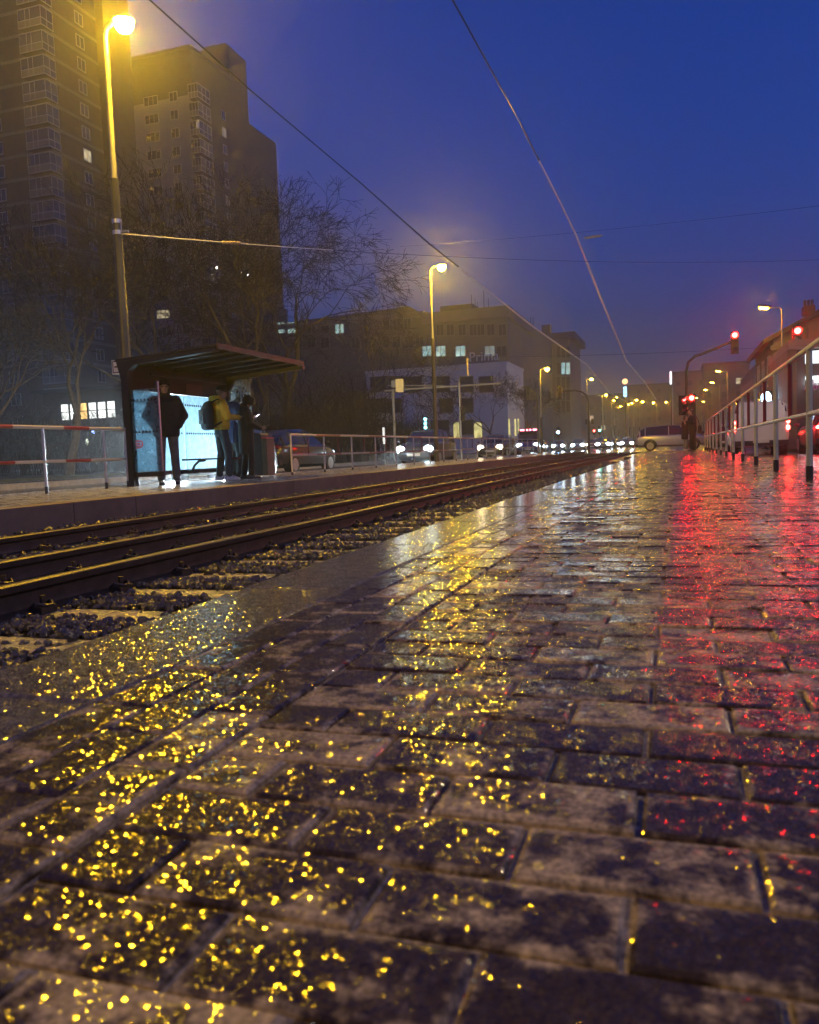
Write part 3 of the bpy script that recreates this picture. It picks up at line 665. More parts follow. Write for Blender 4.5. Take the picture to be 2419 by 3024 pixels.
# far end panel with a scratched scrawl
xe2 = at(741,1170,Y2).x; z0_, z1_ = at(700,1400,Y2).z, at(700,1120,Y2).z
pn2 = MB().box(BX+.055, xe2, Y2-.006, Y2+.006, .12, z1_).build('side_glass', m_cgl, sh, False, SB)
MB().tube([(BX+.06,Y2-.01,.12),(BX+.06,Y2-.01,z1_+.05),(BX+.10,Y2-.01,z1_+.1),(BX+.2,Y2-.01,z1_+.11)], .009, 6).build('edge_strip', pm('pale_edge', (.7,.72,.72), .2, .1), pn2, True, SB)
MB().box(BX+.06, xe2+.01, Y2-.02, Y2+.02, z1_+.004, z1_+.035).build('top_clamp', m_black, pn2, False, SB)
def scr(pix): return [at(px, py, Y2-.012) for px, py in pix]
sc_ = MB()
for st_ in ([(694,1143),(719,1141)],[(711,1142),(712,1185)],[(693,1150),(708,1151)],[(693,1151),(692,1164),(704,1163)],[(706,1152),(705,1166),(694,1175)],[(725,1141),(724,1153),(717,1161)],[(716,1150),(716.6,1150.6)],[(717,1161),(719,1172),(728,1176)],[(721,1162),(735,1159)],[(728,1158),(731,1171)],[(680,1153),(690,1157)]):
    sc_.tube(scr(st_), .0085, 6)
sc_.build('graffiti', em('pale_scrawl', (.7,.78,.78), .03) if False else pm('pale_scrawl', (.8,.84,.84), .5, .1), pn2, True, SB)
# bench on a curved bracket
zbn = atX(560,1357,BX+.2).z
bn = MB().box(BX+.06, BX+.42, Y1+1.25, Y2-.12, zbn-.018, zbn+.012).build('bench', m_black, sh, False, SB)
for y in (Y1+1.45, Y2-.45):
    MB().tube([(BX+.04,y,zg0-.04),(BX+.12,y,zg0-.02),(BX+.17,y,zbn-.1),(BX+.26,y,zbn-.03),(BX+.38,y,zbn-.02)], .022, 8).build('bench_bracket', m_black, bn, True, SB)
MB().box(BX+.03, BX+.06, Y1+1.25, Y2-.1, zg0-.07, zg0-.03).build('bench_rail', m_black, bn, False, SB)

# stop sign on the tall mast
p = at(347,1084,YL-.1); sg = thing('stop_sign', 'square white tram stop sign with dark blue border on the tall mast', 'stop sign', (p.x, YL-.12, p.z))
MB().box(-.088,.136,.0,.016,-.108,.108).build('sign_plate', pm('white_enamel', (.75,.75,.76), .35, .05), sg, False)
fr = MB()
for b4 in ((-.074,.122,.078,.093),(-.074,.122,-.093,-.078)): fr.box(b4[0],b4[1],-.004,-.001,b4[2],b4[3])
for b4 in ((-.074,-.059,-.0775,.0775),(.107,.122,-.0775,.0775)): fr.box(b4[0],b4[1],-.004,-.001,b4[2],b4[3])
fr.build('border', pm('dark_blue_enamel', (.02,.025,.10), .35, .05), sg, False)
MB().box(-.04,.09,-.004,-.001,-.010,.013).build('symbol', pm('brown_black_enamel', (.06,.045,.04), .4, .1), sg, False)
MB().cyl((-.03,.02,0),(-.01,.10,0),.014).build('bracket', m_black, sg)

# ticket machine / bin at the end of the shelter
p = gp(779,1408); bw = .33; bt = at(781,1279,p.y).z
bi = thing('litter_bin', 'black rectangular litter bin with an ochre side at the shelter end', 'litter bin', (p.x-.03, p.y, 0))
MB().prism([(-.2,.03),(.1,.03),(.1,bt-.03),(.06,bt),(-.17,bt),(-.2,bt-.03)], 'y', -.16, .16).build('body', m_black, bi, False)
MB().box(.103,.205,-.15,.15,.03,bt-.11).build('side_panel', pm('ochre_panel', (.13,.095,.04), .45, .2, 5), bi, False)
MB().box(.103,.205,-.15,.15,bt-.107,bt-.085).build('top_strip', pm('red_strip', (.6,.05,.05), .4, .1), bi, False)
MB().box(-.16,.06,-.164,-.1605,bt-.18,bt-.1).build('opening', pm('bin_slot', (.004,.004,.004), .6, .1), bi, False)

# ------------------------------------------------------------------ vehicles
m_cargl = pm('dark_car_glass', (.012,.014,.018), .06, .1, 2, 0, coat=.6)
m_tyre = pm('black_rubber', (.015,.015,.015), .6, .2, 9)
m_rim = pm('alloy_rim', (.38,.38,.38), .3, .2, 7, .8)
def hl(name, c, s): return em(name, c, s)
m_hl = hl('headlight_glow', HEAD, 2.6); m_hlw = hl('warm_headlight_glow', (1.0,.80,.50), 3.0); m_hlf = hl('distant_headlight_glow', HEAD, 7.0); m_hlfw = hl('distant_warm_headlight_glow', (1.0,.82,.55), 6.0)
m_tl = em('tail_light_glow', (1.0,.02,.015), 14.0); m_tlx = pm('tail_light_off', (.20,.01,.01), .25, .2, 9)
m_hlx = pm('headlight_off', (.45,.47,.48), .12, .15, 9)
m_plate = pm('number_plate_blank', (.55,.55,.52), .4, .05)
PAINT = {}
def paint(c):
    if c not in PAINT: PAINT[c] = pm('car_paint', c, .28, .08, 2, .25, coat=.7)
    return PAINT[c]
STY = {
 'hatch': dict(st=[(-2.05,.36,.80,.66),(-1.95,.26,.93,.79),(-1.3,.2,.96,.87),(0,.2,.95,.88),(.95,.2,.95,.87),(1.55,.22,.86,.84),(1.95,.27,.73,.75),(2.07,.36,.62,.6)],
   cab=[(-1.95,.97,.70),(-1.72,1.24,.62),(-1.25,1.43,.58),(-.2,1.47,.58),(.3,1.40,.58),(1.05,.965,.68)], wb=1.28, wr=.31, tw=.76, hz=.67, hy=1.99, hx=.58, tz=.86, ty=-1.97),
 'suv': dict(st=[(-2.35,.45,.92,.72),(-2.25,.34,1.06,.84),(-1.5,.3,1.10,.91),(0,.3,1.08,.92),(1.2,.3,1.07,.91),(1.85,.32,1.0,.88),(2.25,.36,.86,.80),(2.36,.46,.74,.66)],
   cab=[(-2.26,1.1,.76),(-2.12,1.42,.70),(-1.75,1.66,.66),(-.2,1.74,.66),(.55,1.68,.64),(1.25,1.09,.74)], wb=1.42, wr=.37, tw=.80, hz=.86, hy=2.24, hx=.64, tz=1.0, ty=-2.27),
 'van': dict(st=[(-2.45,.42,1.05,.80),(-2.41,.30,1.12,.90),(-1.5,.27,1.12,.94),(0,.27,1.1,.94),(1.35,.27,1.08,.93),(1.95,.3,1.0,.9),(2.3,.33,.82,.82),(2.42,.42,.72,.7)],
   cab=[(-2.42,1.13,.86),(-2.40,1.5,.84),(-2.3,1.84,.78),(-.5,1.93,.78),(.75,1.88,.76),(1.75,1.07,.8)], wb=1.5, wr=.34, tw=.80, hz=.78, hy=2.28, hx=.66, tz=1.02, ty=-2.43),
}
def car(label, cat, loc, rz, style='hatch', c=(.05,.05,.055), front=None, rear=None, group=None, name='parked_car', glassback=True, fog=False, hr=1.0):
    S = STY[style]; t = thing(name, label, cat, loc, rz, group); P = paint(c)
    rings = []
    for y, zl, zb_, w_ in S['st']:
        h = [(w_*.80,zl),(w_*.96,zl+.1),(w_,(zl+zb_)/2),(w_*.97,zb_-.08),(w_*.86,zb_)]
        rings.append([(x,y,z) for x,z in h] + [(-x,y,z) for x,z in reversed(h)])
    MB().loft(rings).build('body', P, t, True, ang=40)
    cb_ = S['cab']; rings = []
    for y, zr_, wr_ in cb_:
        z0 = S['st'][3][2]-.04; w0 = S['st'][3][3]*.86
        zm = z0 + (zr_-z0)*.9
        h = [(w0,z0),(w0+(wr_-w0)*.9,zm),(wr_*.86,zr_)]
        rings.append([(x,y,z) for x,z in h] + [(-x,y,z) for x,z in reversed(h)])
    cabin = MB().loft(rings).build('windows', m_cargl, t, True, ang=30)
    rf = []
    for y, zr_, wr_ in cb_[1:-1]:
        rf.append([(wr_*.97,y,zr_-.05),(wr_*.84,y,zr_+.008),(0,y,zr_+.022),(-wr_*.84,y,zr_+.008),(-wr_*.97,y,zr_-.05),(0,y,zr_-.012)])
    MB().loft(rf).build('roof', P, t, True, ang=40)
    z0 = S['st'][3][2]-.04; w0 = S['st'][3][3]*.86
    for sx in (1,-1):
        for (ya, yb_) in ((0,1),(1,1),(2,2),(3,3),(5,4)):
            yA, zA, wA_ = cb_[ya]; yB, zB, wB_ = cb_[yb_]
            pl = MB()
            if ya == yb_: pl.tube([(sx*(w0+.012), yA, z0), (sx*(w0+(wB_-w0)*.9+.01), yB, z0+(zB-z0)*.9)], .03 if ya != 1 else .06, 6)
            else: pl.tube([(sx*wA_*.95, yA, zA-.01), (sx*(wB_*.95), yB, zB-.03)], .032, 6)
            pl.build('pillar', P, t)
    if style == 'van':       # panelled sides and tailgate instead of glass all round
        MB().box(-.80,.80,-2.455,-2.40,.5,1.12).loft([[(-.80,-2.45,1.12),(.80,-2.45,1.12),(.80,-2.38,1.12),(-.80,-2.38,1.12)],[(-.76,-2.39,1.70),(.76,-2.39,1.70),(.76,-2.30,1.70),(-.76,-2.30,1.70)]]).build('tailgate', P, t, False)
        MB().loft([[(x*.84,-2.40-.012,1.13),(x*.80,-2.37,1.55),(x*.76,-2.31,1.80)] for x in (-1,-.62)], False).loft([[(x*.84,-2.40-.012,1.13),(x*.80,-2.37,1.55),(x*.76,-2.31,1.80)] for x in (.62,1)], False).build('rear_pillar', P, t)
        for sx in (1,-1): MB().box(min(sx*.80,sx*.86),max(sx*.80,sx*.86),-2.3,.1,1.08,1.72).build('side_panel', P, t, False)
    MB().loft([[(x*S['st'][1][3]*.97,y,z) for x,z in ((-1,.32),(1,.32),(1,.50),(-1,.50))] for y in (S['st'][0][0]-.06, S['st'][0][0]+.12)]).build('bumper', m_black, t, False)
    for sx in (1,-1):
        for sy in (1,-1):
            x = sx*S['tw']
            w1 = MB().tube([(x-.11*1,sy*S['wb'],S['wr']),(x+.11,sy*S['wb'],S['wr'])], S['wr'], 22).build('wheel', m_tyre, t)
            xx = x + sx*.112
            rm = MB().tube([(xx,sy*S['wb'],S['wr']),(xx+sx*.012,sy*S['wb'],S['wr'])], S['wr']*.66, 18)
            rm.build('rim', m_rim, w1)
            arch = MB()
            for i in range(12):
                a0, a1 = math.pi*i/12, math.pi*(i+1)/12; Ra, Rb = S['wr']*1.02, S['wr']*1.22; xo = sx*(S['st'][3][3]+.006)
                arch.add([(xo, sy*S['wb']+Ra*math.cos(q), S['wr']+Ra*math.sin(q)) for q in (a0,a1)] + [(xo, sy*S['wb']+Rb*math.cos(q), S['wr']+Rb*math.sin(q)) for q in (a1,a0)], [(0,1,2,3)])
            arch.build('wheel_arch', m_black, t)
        hy, hx, hz = S['hy'], S['hx'], S['hz']
        MB().ell((sx*hx,hy-.02,hz), (.12*hr,.075*hr,.075*hr*1.15), 12, 8).build('headlight', front or m_hlx, t)
        if style == 'van': MB().ell((sx*.86,S['ty']+.01,S['tz']+.12),(.075,.05,.09),12,8).ell((sx*.86,S['ty']+.01,S['tz']-.1),(.075,.05,.09),12,8).build('tail_light', rear or m_tlx, t)
        else: MB().ell((sx*S['hx']*1.08,S['ty']+.02,S['tz']),(.14,.06,.08),12,8).build('tail_light', rear or m_tlx, t)
        MB().ell((sx*(S['st'][4][3]+.1),.85,S['st'][4][2]+.06),(.1,.05,.07),10,6).build('mirror', P, t)
    MB().box(-.26,.26,S['st'][-1][0]+.0,S['st'][-1][0]+.02,.40,.51).build('number_plate', m_plate, t, False)
    MB().box(-.26,.26,S['st'][0][0]-.085,S['st'][0][0]-.065,.42,.53).build('number_plate', m_plate, t, False)
    return t
def beam(t, style, power, c=HEAD, ang=70, tilt=-4):       # the lit headlights throw their light along the road
    S = STY[style]
    for sx in (1,-1):
        l = bpy.data.lights.new('headlight_beam','SPOT'); l.energy = power; l.color = c; l.spot_size = R(ang); l.spot_blend = .8; l.shadow_soft_size = .06
        o = bpy.data.objects.new('headlight_beam', l); col.objects.link(o); o.parent = t
        o.location = (sx*S['hx'], S['hy']+.12, S['hz']); o.rotation_euler = (R(90+tilt), 0, 0)
IN = heading(0,-1)
def lane(px, X): return (X, atX(px,1340,X).y, ROAD_Z)
c1 = car('car with blazing headlights right behind the shelter bench', 'car', (-10.75, 18.2, ROAD_Z), heading(.24,-1), 'hatch', (.03,.03,.035), m_hl, None, 'cars on the left road', 'moving_car'); beam(c1, 'hatch', 430, HEAD, 76, -9)
c2 = car('dark car behind the bin, yellow light on its bonnet, facing away', 'car', lane(858, -12.6), heading(.05,1), 'hatch', (.02,.02,.022), m_hl, None, 'cars on the left road', 'moving_car'); beam(c2, 'hatch', 120)
c3 = car('oncoming car with two big bluish headlights behind the long railing', 'car', lane(1262, -10.0), heading(.03,-1), 'hatch', (.04,.04,.05), m_hl, None, 'cars on the left road', 'moving_car', hr=1.7); beam(c3, 'hatch', 150, HEAD, 40, -18)
c4 = car('oncoming car with warm headlights, beside the dark blue van', 'car', lane(1468, -10.6), IN, 'hatch', (.10,.09,.08), m_hlw, None, 'cars on the left road', 'moving_car', hr=1.8); beam(c4, 'hatch', 80, (1,.82,.55), 30, -17)
c5 = car('dark blue van with a red light bar above its windscreen', 'van', lane(1562, -11.6), heading(.14,-1), 'van', (.02,.05,.22), m_hl, None, 'cars on the left road', 'moving_van', hr=1.9); beam(c5, 'van', 80, HEAD, 28, -17)
bar = em('red_bar_glow', (1.0,.10,.16), 3.0)
for x in (-.55,-.2,.05,.45): MB().obox((x,.85,2.0), .3 if abs(x) > .4 else .12, .1, .13).build('red_lamp', bar, c5, False)
MB().obox((0,.9,1.92), 1.5,.2,.05).build('light_bar', m_black, c5, False)
far = [(1593,98,'leftmost of the distant oncoming cars, right of the van',m_hlf,(.1,.1,.1)),(1652,110,'distant oncoming car with paired lights below the unlit signals',m_hlf,(.3,.3,.3)),(1709,104,'distant oncoming car with a pale roof behind the signal pole',m_hlf,(.25,.26,.27)),(1752,118,'distant oncoming car with warm headlights left of the bluish pair',m_hlfw,(.05,.05,.05)),(1783,100,'distant oncoming car with a bright bluish pair reflected in the rails',m_hlf,(.06,.06,.07)),(1818,136,'distant car with small lights left of the silver vehicle',m_hlf,(.2,.2,.2)),(1852,108,'distant car whose lights touch the back of the silver vehicle',m_hlf,(.08,.08,.08)),(1836,160,'farthest car, tiny lights over the rails',m_hlfw,(.1,.1,.1))]
for (px, Y, wd, mm, c_) in far:
    car(wd, 'car', (at(px,1320,Y).x, Y, ROAD_Z), heading(.05,-1), 'hatch', c_, mm, None, 'queue of oncoming cars beyond the crossing', 'moving_car', hr=2.0)
p = at(1980,1300,60)
car('silver off-road car crossing the tracks behind the couple', 'car', (p.x+.1, 60, ROAD_Z), heading(1,.0), 'suv', (.70,.70,.72), None, None, None, 'moving_car')
v = car('white van seen from behind with red tail lights and black bumper', 'van', (at(2247,1300,31).x, 31+2.4, ROAD_Z), heading(0,1), 'van', (.62,.62,.62), None, m_tl, 'vehicles queueing on the right road', 'waiting_van')
car('red glowing car beside the white van at the right edge', 'car', (5.05, 29.5+2.1, ROAD_Z), heading(0,1), 'hatch', (.30,.02,.02), None, em('strong_tail_glow', (1.0,.02,.015), 16.0), 'vehicles queueing on the right road', 'waiting_car')
car('car with red tail lights half hidden ahead of the white van', 'car', (2.3, 45, ROAD_Z), heading(0,1), 'hatch', (.05,.05,.06), None, m_tl, 'vehicles queueing on the right road', 'waiting_car')
car('small car far ahead on the right road behind the handrail posts', 'car', (2.9, 62, ROAD_Z), heading(0,1), 'hatch', (.25,.25,.27), None, m_tl, 'vehicles queueing on the right road', 'waiting_car')
car('blue car between the white van and the red car', 'car', (5.2, 43, ROAD_Z), heading(0,1), 'hatch', (.06,.13,.32), None, m_tl, 'vehicles queueing on the right road', 'waiting_car')

# ------------------------------------------------------------------ people
def remesh(name, mb, vox, mat, parent, it=4):
    me = bpy.data.meshes.new('tmp'); me.from_pydata(mb.v, [], mb.f); me.update()
    o = bpy.data.objects.new('tmp', me); col.objects.link(o)
    r = o.modifiers.new('r', 'REMESH'); r.mode = 'VOXEL'; r.voxel_size = vox
    s = o.modifiers.new('s', 'SMOOTH'); s.iterations = it; s.factor = .5
    ev = o.evaluated_get(bpy.context.evaluated_depsgraph_get())
    m2 = bpy.data.meshes.new_from_object(ev); m2.name = name
    bpy.data.objects.remove(o); bpy.data.meshes.remove(me)
    m2.materials.clear()
    return link(name, m2, mat, parent, True, 180)
def ering(c, rx, ry, n=14, sh=0.0):
    return [Vector((c[0]+rx*math.cos(2*math.pi*k/n), c[1]+ry*math.sin(2*math.pi*k/n), c[2])) for k in range(n)]
m_skin = pm('skin', (.40,.25,.17), .5, .08, 20)
m_eye = pm('eye', (.02,.015,.012), .1, .05)
m_lip = pm('lip', (.28,.11,.09), .4, .1)
def limb(mb, pts, rs, n=10):
    P = [Vector(p) for p in pts]; mb.tube(P, list(rs), n)
    for p, r in zip(P, rs): mb.ell(p, r*.99, 10, 7)
def hand(mb, wr, dirv, palm, s=1.0, curl=.5):
    """palm, four bent fingers of different length and a thumb leaving the side of the palm"""
    d = Vector(dirv).normalized(); nrm = Vector(palm); nrm = (nrm - nrm.dot(d)*d).normalized(); sd = d.cross(nrm); w0 = Vector(wr)
    for k in range(4):
        a = w0 + d*.005*s + sd*((k-1.5)*.012*s); b = w0 + d*.085*s + sd*((k-1.5)*.019*s); mb.tube([a, b], [.016*s, .012*s], 8); mb.ell(b, .0125*s, 8, 6)
        L_ = (.068,.078,.072,.056)[k]*s; p = b; ang = 0.0; pts = [p]
        for q in (.45,.32,.26):
            ang += curl*(1.0 + .12*k); p = p + (d*math.cos(ang) + nrm*math.sin(ang))*L_*q; pts.append(p)
        mb.tube(pts, [.0098*s,.0092*s,.0085*s,.0072*s], 8); mb.ell(pts[-1], .0074*s, 8, 6)
    b = w0 + d*.03*s - sd*.024*s; c = b + (d*.6 - sd*.6 + nrm*.45).normalized()*.036*s; e = c + (d*.85 + nrm*.45 - sd*.05).normalized()*.030*s
    mb.tube([b, c, e], [.014*s,.011*s,.008*s], 8); mb.ell(e, .0082*s, 8, 6)
def person(label, loc, rz, H, legs, arms, top, trousers, shoes, bow=0.0, lean=0.0, coat_len=.80, puff=1.0, hood=None, hat=None, hair=None, hoodback=None, group='people waiting on the far platform', vox=.011, hands=True, turn=0.0):
    """local +Y is the front. legs: ((foot x,y),(foot x,y)); arms: ((elbow),(wrist),(finger dir),(palm dir)) x 2 in metres at H=1.75"""
    s = H/1.75; t = thing('person', label, 'person', loc, rz, group); S = lambda p: Vector(p)*s
    ln = lambda p: Vector((p[0], p[1] + lean*(p[2]-.95), p[2]))
    neck = ln((0,-.005,1.49)); hc = ln((0,.03,1.63)) + Vector((0, .085*bow, -.045*bow))
    hm = Matrix.Translation(hc) @ Matrix.Rotation(turn, 4, 'Z') @ Matrix.Rotation(-bow*.75, 4, 'X')
    # body: one surface
    b = MB()
    b.loft([[q for q in ering(ln((0,y_,z_)), rx, ry)] for z_, rx, ry, y_ in ((.86,.15,.11,0),(.95,.165,.115,0),(1.08,.145,.10,0),(1.22,.155,.11,0),(1.36,.175,.11,0),(1.44,.14,.085,-.01),(1.48,.065,.06,-.01))])
    limb(b, [neck - Vector((0,0,.03)), hc - Vector((0,.015,.06))], [.06,.055])
    hd = MB()
    hd.ell((0,-.01,.03), (.077,.096,.09), 16, 12).ell((0,.03,-.045), (.056,.062,.068), 14, 10).ell((0,.075,-.085), (.026,.02,.02), 8, 6)
    hd.tube([(0,.085,.02),(0,.108,-.022),(0,.09,-.032)], [.008,.017,.014], 8); hd.ell((0,.082,.028), (.055,.02,.012), 10, 6)
    for sx in (1,-1): hd.ell((sx*.078,-.005,-.005), (.012,.022,.032), 8, 6); hd.ell((sx*.04,.062,-.03), (.022,.022,.02), 8, 6)
    hd.v = [tuple(hm @ Vector(p)) for p in hd.v]; b.add(hd.v, hd.f)
    hips = ((-.095,0,.90),(.095,0,.90)); ank = []
    for i, (fx, fy) in enumerate(legs):
        hp_ = Vector(hips[i]); a_ = Vector((fx, fy, .085)); k_ = (hp_+a_)/2 + Vector((0,.035,.02)); ank.append((hp_, k_, a_))
        limb(b, [hp_, k_, a_], [.085,.055,.038]); b.ell((fx, fy+.06, .045), (.042,.115,.035), 10, 6)
    for i, (el, wr, fd, pd) in enumerate(arms):
        sg = -1 if i == 0 else 1; shd = ln((sg*.185,-.005,1.41)); 
        limb(b, [shd, el, wr], [.055,.042,.028])
        if hands: hand(b, wr, fd, pd, 1.0, .55)
    b.v = [tuple(Vector(p)*s) for p in b.v]
    remesh('body', b, .0085, m_skin, t, 3)
    for sx in (1,-1):
        e = MB().ell(hm @ Vector((sx*.031,.082,.004)), (.011,.008,.008), 8, 6); e.v = [tuple(Vector(p)*s) for p in e.v]; e.build('eye', m_eye, t)
    l_ = MB().ell(hm @ Vector((0,.094,-.056)), (.022,.006,.006), 8, 6); l_.v = [tuple(Vector(p)*s) for p in l_.v]; l_.build('mouth', m_lip, t)
    # clothing
    j = MB(); zb_ = coat_len
    pr = [(zb_,.175,.125,0),(zb_+.06,.185,.14,0),(1.0,.19,.145,0),(1.12,.19,.145,.005),(1.25,.20,.15,.005),(1.37,.205,.145,0),(1.45,.155,.11,-.01),(1.50,.09,.085,-.01)]
    if zb_ > .97: pr = [p_ for p_ in pr if p_[0] >= zb_]
    j.loft([[q for q in ering(ln((0,y_,z_)), rx*(1+(puff-1)*.8), ry*puff)] for z_, rx, ry, y_ in pr])
    for i, (el, wr, fd, pd) in enumerate(arms):
        sg = -1 if i == 0 else 1; shd = ln((sg*.175,-.005,1.40)); w2 = Vector(wr)*.93 + Vector(el)*.07
        limb(j, [shd, Vector(el), w2], [.080*puff,.066*puff,.046*puff])
    if hoodback: j.loft([[q for q in ering(ln((0,-.075,z_)), rx, ry)] for z_, rx, ry in ((1.36,.09,.05),(1.43,.15,.10),(1.50,.16,.115),(1.56,.13,.09))])
    j.v = [tuple(Vector(p)*s) for p in j.v]; remesh('jacket', j, vox, top, t, 4)
    tr = MB(); tr.loft([ering(ln((0,0,z_)), rx, ry) for z_, rx, ry in ((.80,.155,.115),(.90,.172,.125),(1.0,.165,.12))])
    for hp_, k_, a_ in ank: limb(tr, [hp_, k_, a_+Vector((0,0,.03))], [.098,.074,.068])
    tr.v = [tuple(Vector(p)*s) for p in tr.v]; remesh('trousers', tr, vox, trousers, t, 4)
    for fx, fy in legs:
        so = MB(); so.loft([[(fx+u*wd, fy+yy, zz) for u, zz in ((-1,.004),(1,.004),(.95,.03),(.55,hh),(-.55,hh),(-.95,.03))] for yy, wd, hh in ((-.085,.034,.07),(-.04,.044,.12),(.04,.047,.10),(.12,.052,.062),(.18,.04,.045),(.205,.02,.03))])
        so.v = [tuple(Vector(p)*s) for p in so.v]; so.build('shoe', shoes, t, True, ang=60)
    def headpart(nm, mb, mat, vx=.008):
        mb.v = [tuple((hm @ Vector(p))*s) for p in mb.v]; return remesh(nm, mb, vx, mat, t, 3)
    if hat: headpart('hat', MB().loft([ering((0,-.012,z_), rx, ry) for z_, rx, ry in ((.028,.088,.107),(.06,.09,.109),(.10,.082,.098),(.135,.055,.066),(.15,.02,.025))]).ell((0,-.01,.04),(.09,.11,.025),12,6), hat)
    if hair: headpart('hair', MB().ell((0,-.03,.04), (.084,.095,.092), 14, 10).ell((0,-.065,-.04), (.075,.06,.09), 12, 8), hair)
    if hood:
        h = MB(); n = 16
        for k in range(n):           # a shell open at the face
            a0, a1 = math.pi*(-.22+1.44*k/n), math.pi*(-.22+1.44*(k+1)/n)
            for (ya, ra, yb_, rb) in ((-.125,.03,-.10,.095),(-.10,.095,-.02,.120),(-.02,.120,.07,.112),(.07,.112,.10,.10)):
                A = [Vector((rr*math.cos(q)*.93, yy, .015+rr*math.sin(q)*1.12)) for yy, rr, q in ((ya,ra,a0),(ya,ra,a1),(yb_,rb,a1),(yb_,rb,a0))]
                B = [Vector((p.x*.86, p.y+.008, .015+(p.z-.015)*.86)) for p in A]
                h.add(A+B, [(0,1,2,3),(7,6,5,4),(0,4,5,1),(1,5,6,2),(2,6,7,3),(3,7,4,0)])
        h.ell((0,-.05,-.12), (.105,.085,.07), 12, 8).ell((0,.02,-.135), (.085,.075,.04), 12, 6)
        headpart('hood', h, hood)
    return t
c_black = pm('black_jacket_cloth', (.013,.013,.014), .75, .3, 14, 0, .4, 60); c_grey = pm('grey_trouser_cloth', (.15,.13,.11), .8, .25, 12, 0, .3, 70)
c_dgrey = pm('dark_grey_trousers', (.055,.056,.055), .8, .25, 12, 0, .3, 70); c_yel = pm('yellow_hoodie_cloth', (.62,.37,.035), .8, .18, 9, 0, .35, 40)
c_navy = pm('navy_coat_cloth', (.018,.024,.075), .75, .25, 9, 0, .3, 50); c_blk2 = pm('black_shoe', (.014,.013,.013), .5, .2, 9); c_wht = pm('white_shoe', (.55,.48,.45), .5, .12, 12)
c_vdark = pm('very_dark_coat', (.018,.011,.012), .8, .3, 10, 0, .3, 50); c_lt = pm('faded_jeans', (.18,.19,.19), .8, .25, 10); c_hair = pm('brown_hair', (.045,.03,.02), .5, .3, 30)
g1 = gp(501,1431); H1 = (at(510,1120,g1.y).z)
pock = (((-.30,-.03,1.15),(-.20,.10,.97),(.2,.3,-.9),(.8,.2,0)),((.30,-.03,1.15),(.20,.10,.97),(-.2,.3,-.9),(-.8,.2,0)))
person('person in a dark hooded padded jacket and grey trousers, hands in pockets, facing the tracks', (g1.x, g1.y, 0), heading(.62,-.78), H1*1.0, ((-.125,.0),(.125,.03)), pock, c_black, c_grey, c_blk2, .05, 0, .80, 1.24, c_black, c_black, None, None, hands=False)
g2 = gp(662,1418); H2 = at(655,1138,g2.y).z
ph = (((-.24,.05,1.16),(-.07,.33,1.17),(.2,.95,.1),(.5,-.1,.8)),((.24,.05,1.16),(.07,.33,1.16),(-.2,.95,.1),(-.5,-.1,.8)))
hd2 = heading(.62,.78)
person('person in a mustard yellow hoodie and dark beanie with a backpack, reading a phone', (g2.x, g2.y, 0), hd2, H2, ((-.115,-.04),(.12,.06)), ph, c_yel, c_dgrey, c_wht, .35, -.03, .93, 1.1, None, c_black, None, True)
g3 = gp(699,1413); H3 = at(694,1163,g3.y).z
person('person in a navy coat and beanie bending over a phone, behind the yellow hoodie', (g3.x, g3.y, 0), heading(.55,.55), H3*1.06, ((-.10,0),(.11,.03)), ph, c_navy, c_dgrey, c_blk2, .95, .05, .70, 1.12, None, c_black, None, None)
g4 = gp(733,1414); H4 = at(735,1170,g4.y).z
ph4 = (((-.23,.03,1.15),(-.08,.30,1.06),(.1,.95,.0),(.5,-.1,.8)),((.23,.03,1.15),(.06,.31,1.04),(-.1,.95,0),(-.5,-.1,.8)))
person('person in a long black hooded coat in profile, nearest the bin', (g4.x, g4.y, 0), heading(.72,.70), H4*1.02, ((-.10,-.05),(.11,.05)), ph4, c_black, c_black, c_blk2, .55, .0, .52, 1.1, c_black, None, None, None)
# what they carry
def held(name, label, cat, base, rz, s, local, build):
    p = Matrix.Rotation(rz, 4, 'Z') @ (Vector(local)*s) + Vector(base); t = thing(name, label, cat, p, rz); build(t); return t
m_scr = em('phone_screen', (.75,.75,1.0), 1.3); m_case = pm('phone_case', (.02,.02,.03), .3, .1)
def phone(t):
    MB().obox((0,0,0), .078,.155,.010, 0, R(35)).build('phone_case', m_case, t, False); MB().obox((0,-.0035,.0062), .068,.142,.0015, 0, R(35)).build('screen', m_scr, t, False)
s2 = H2/1.75
held('phone', 'glowing phone held by the person in the yellow hoodie', 'phone', (g2.x,g2.y,0), hd2, s2, (0,.46,1.20), phone)
held('phone', 'phone held low by the person bending in the navy coat', 'phone', (g3.x,g3.y,0), heading(.55,.55), H3*1.06/1.75, (0,.46,1.20), phone)
held('phone', 'dark phone in the hands of the person in the long black coat', 'phone', (g4.x,g4.y,0), heading(.72,.70), H4*1.02/1.75, (0,.44,1.08), lambda t: MB().obox((0,0,0), .085,.16,.012, 0, R(25)).build('phone_case', m_case, t, False))
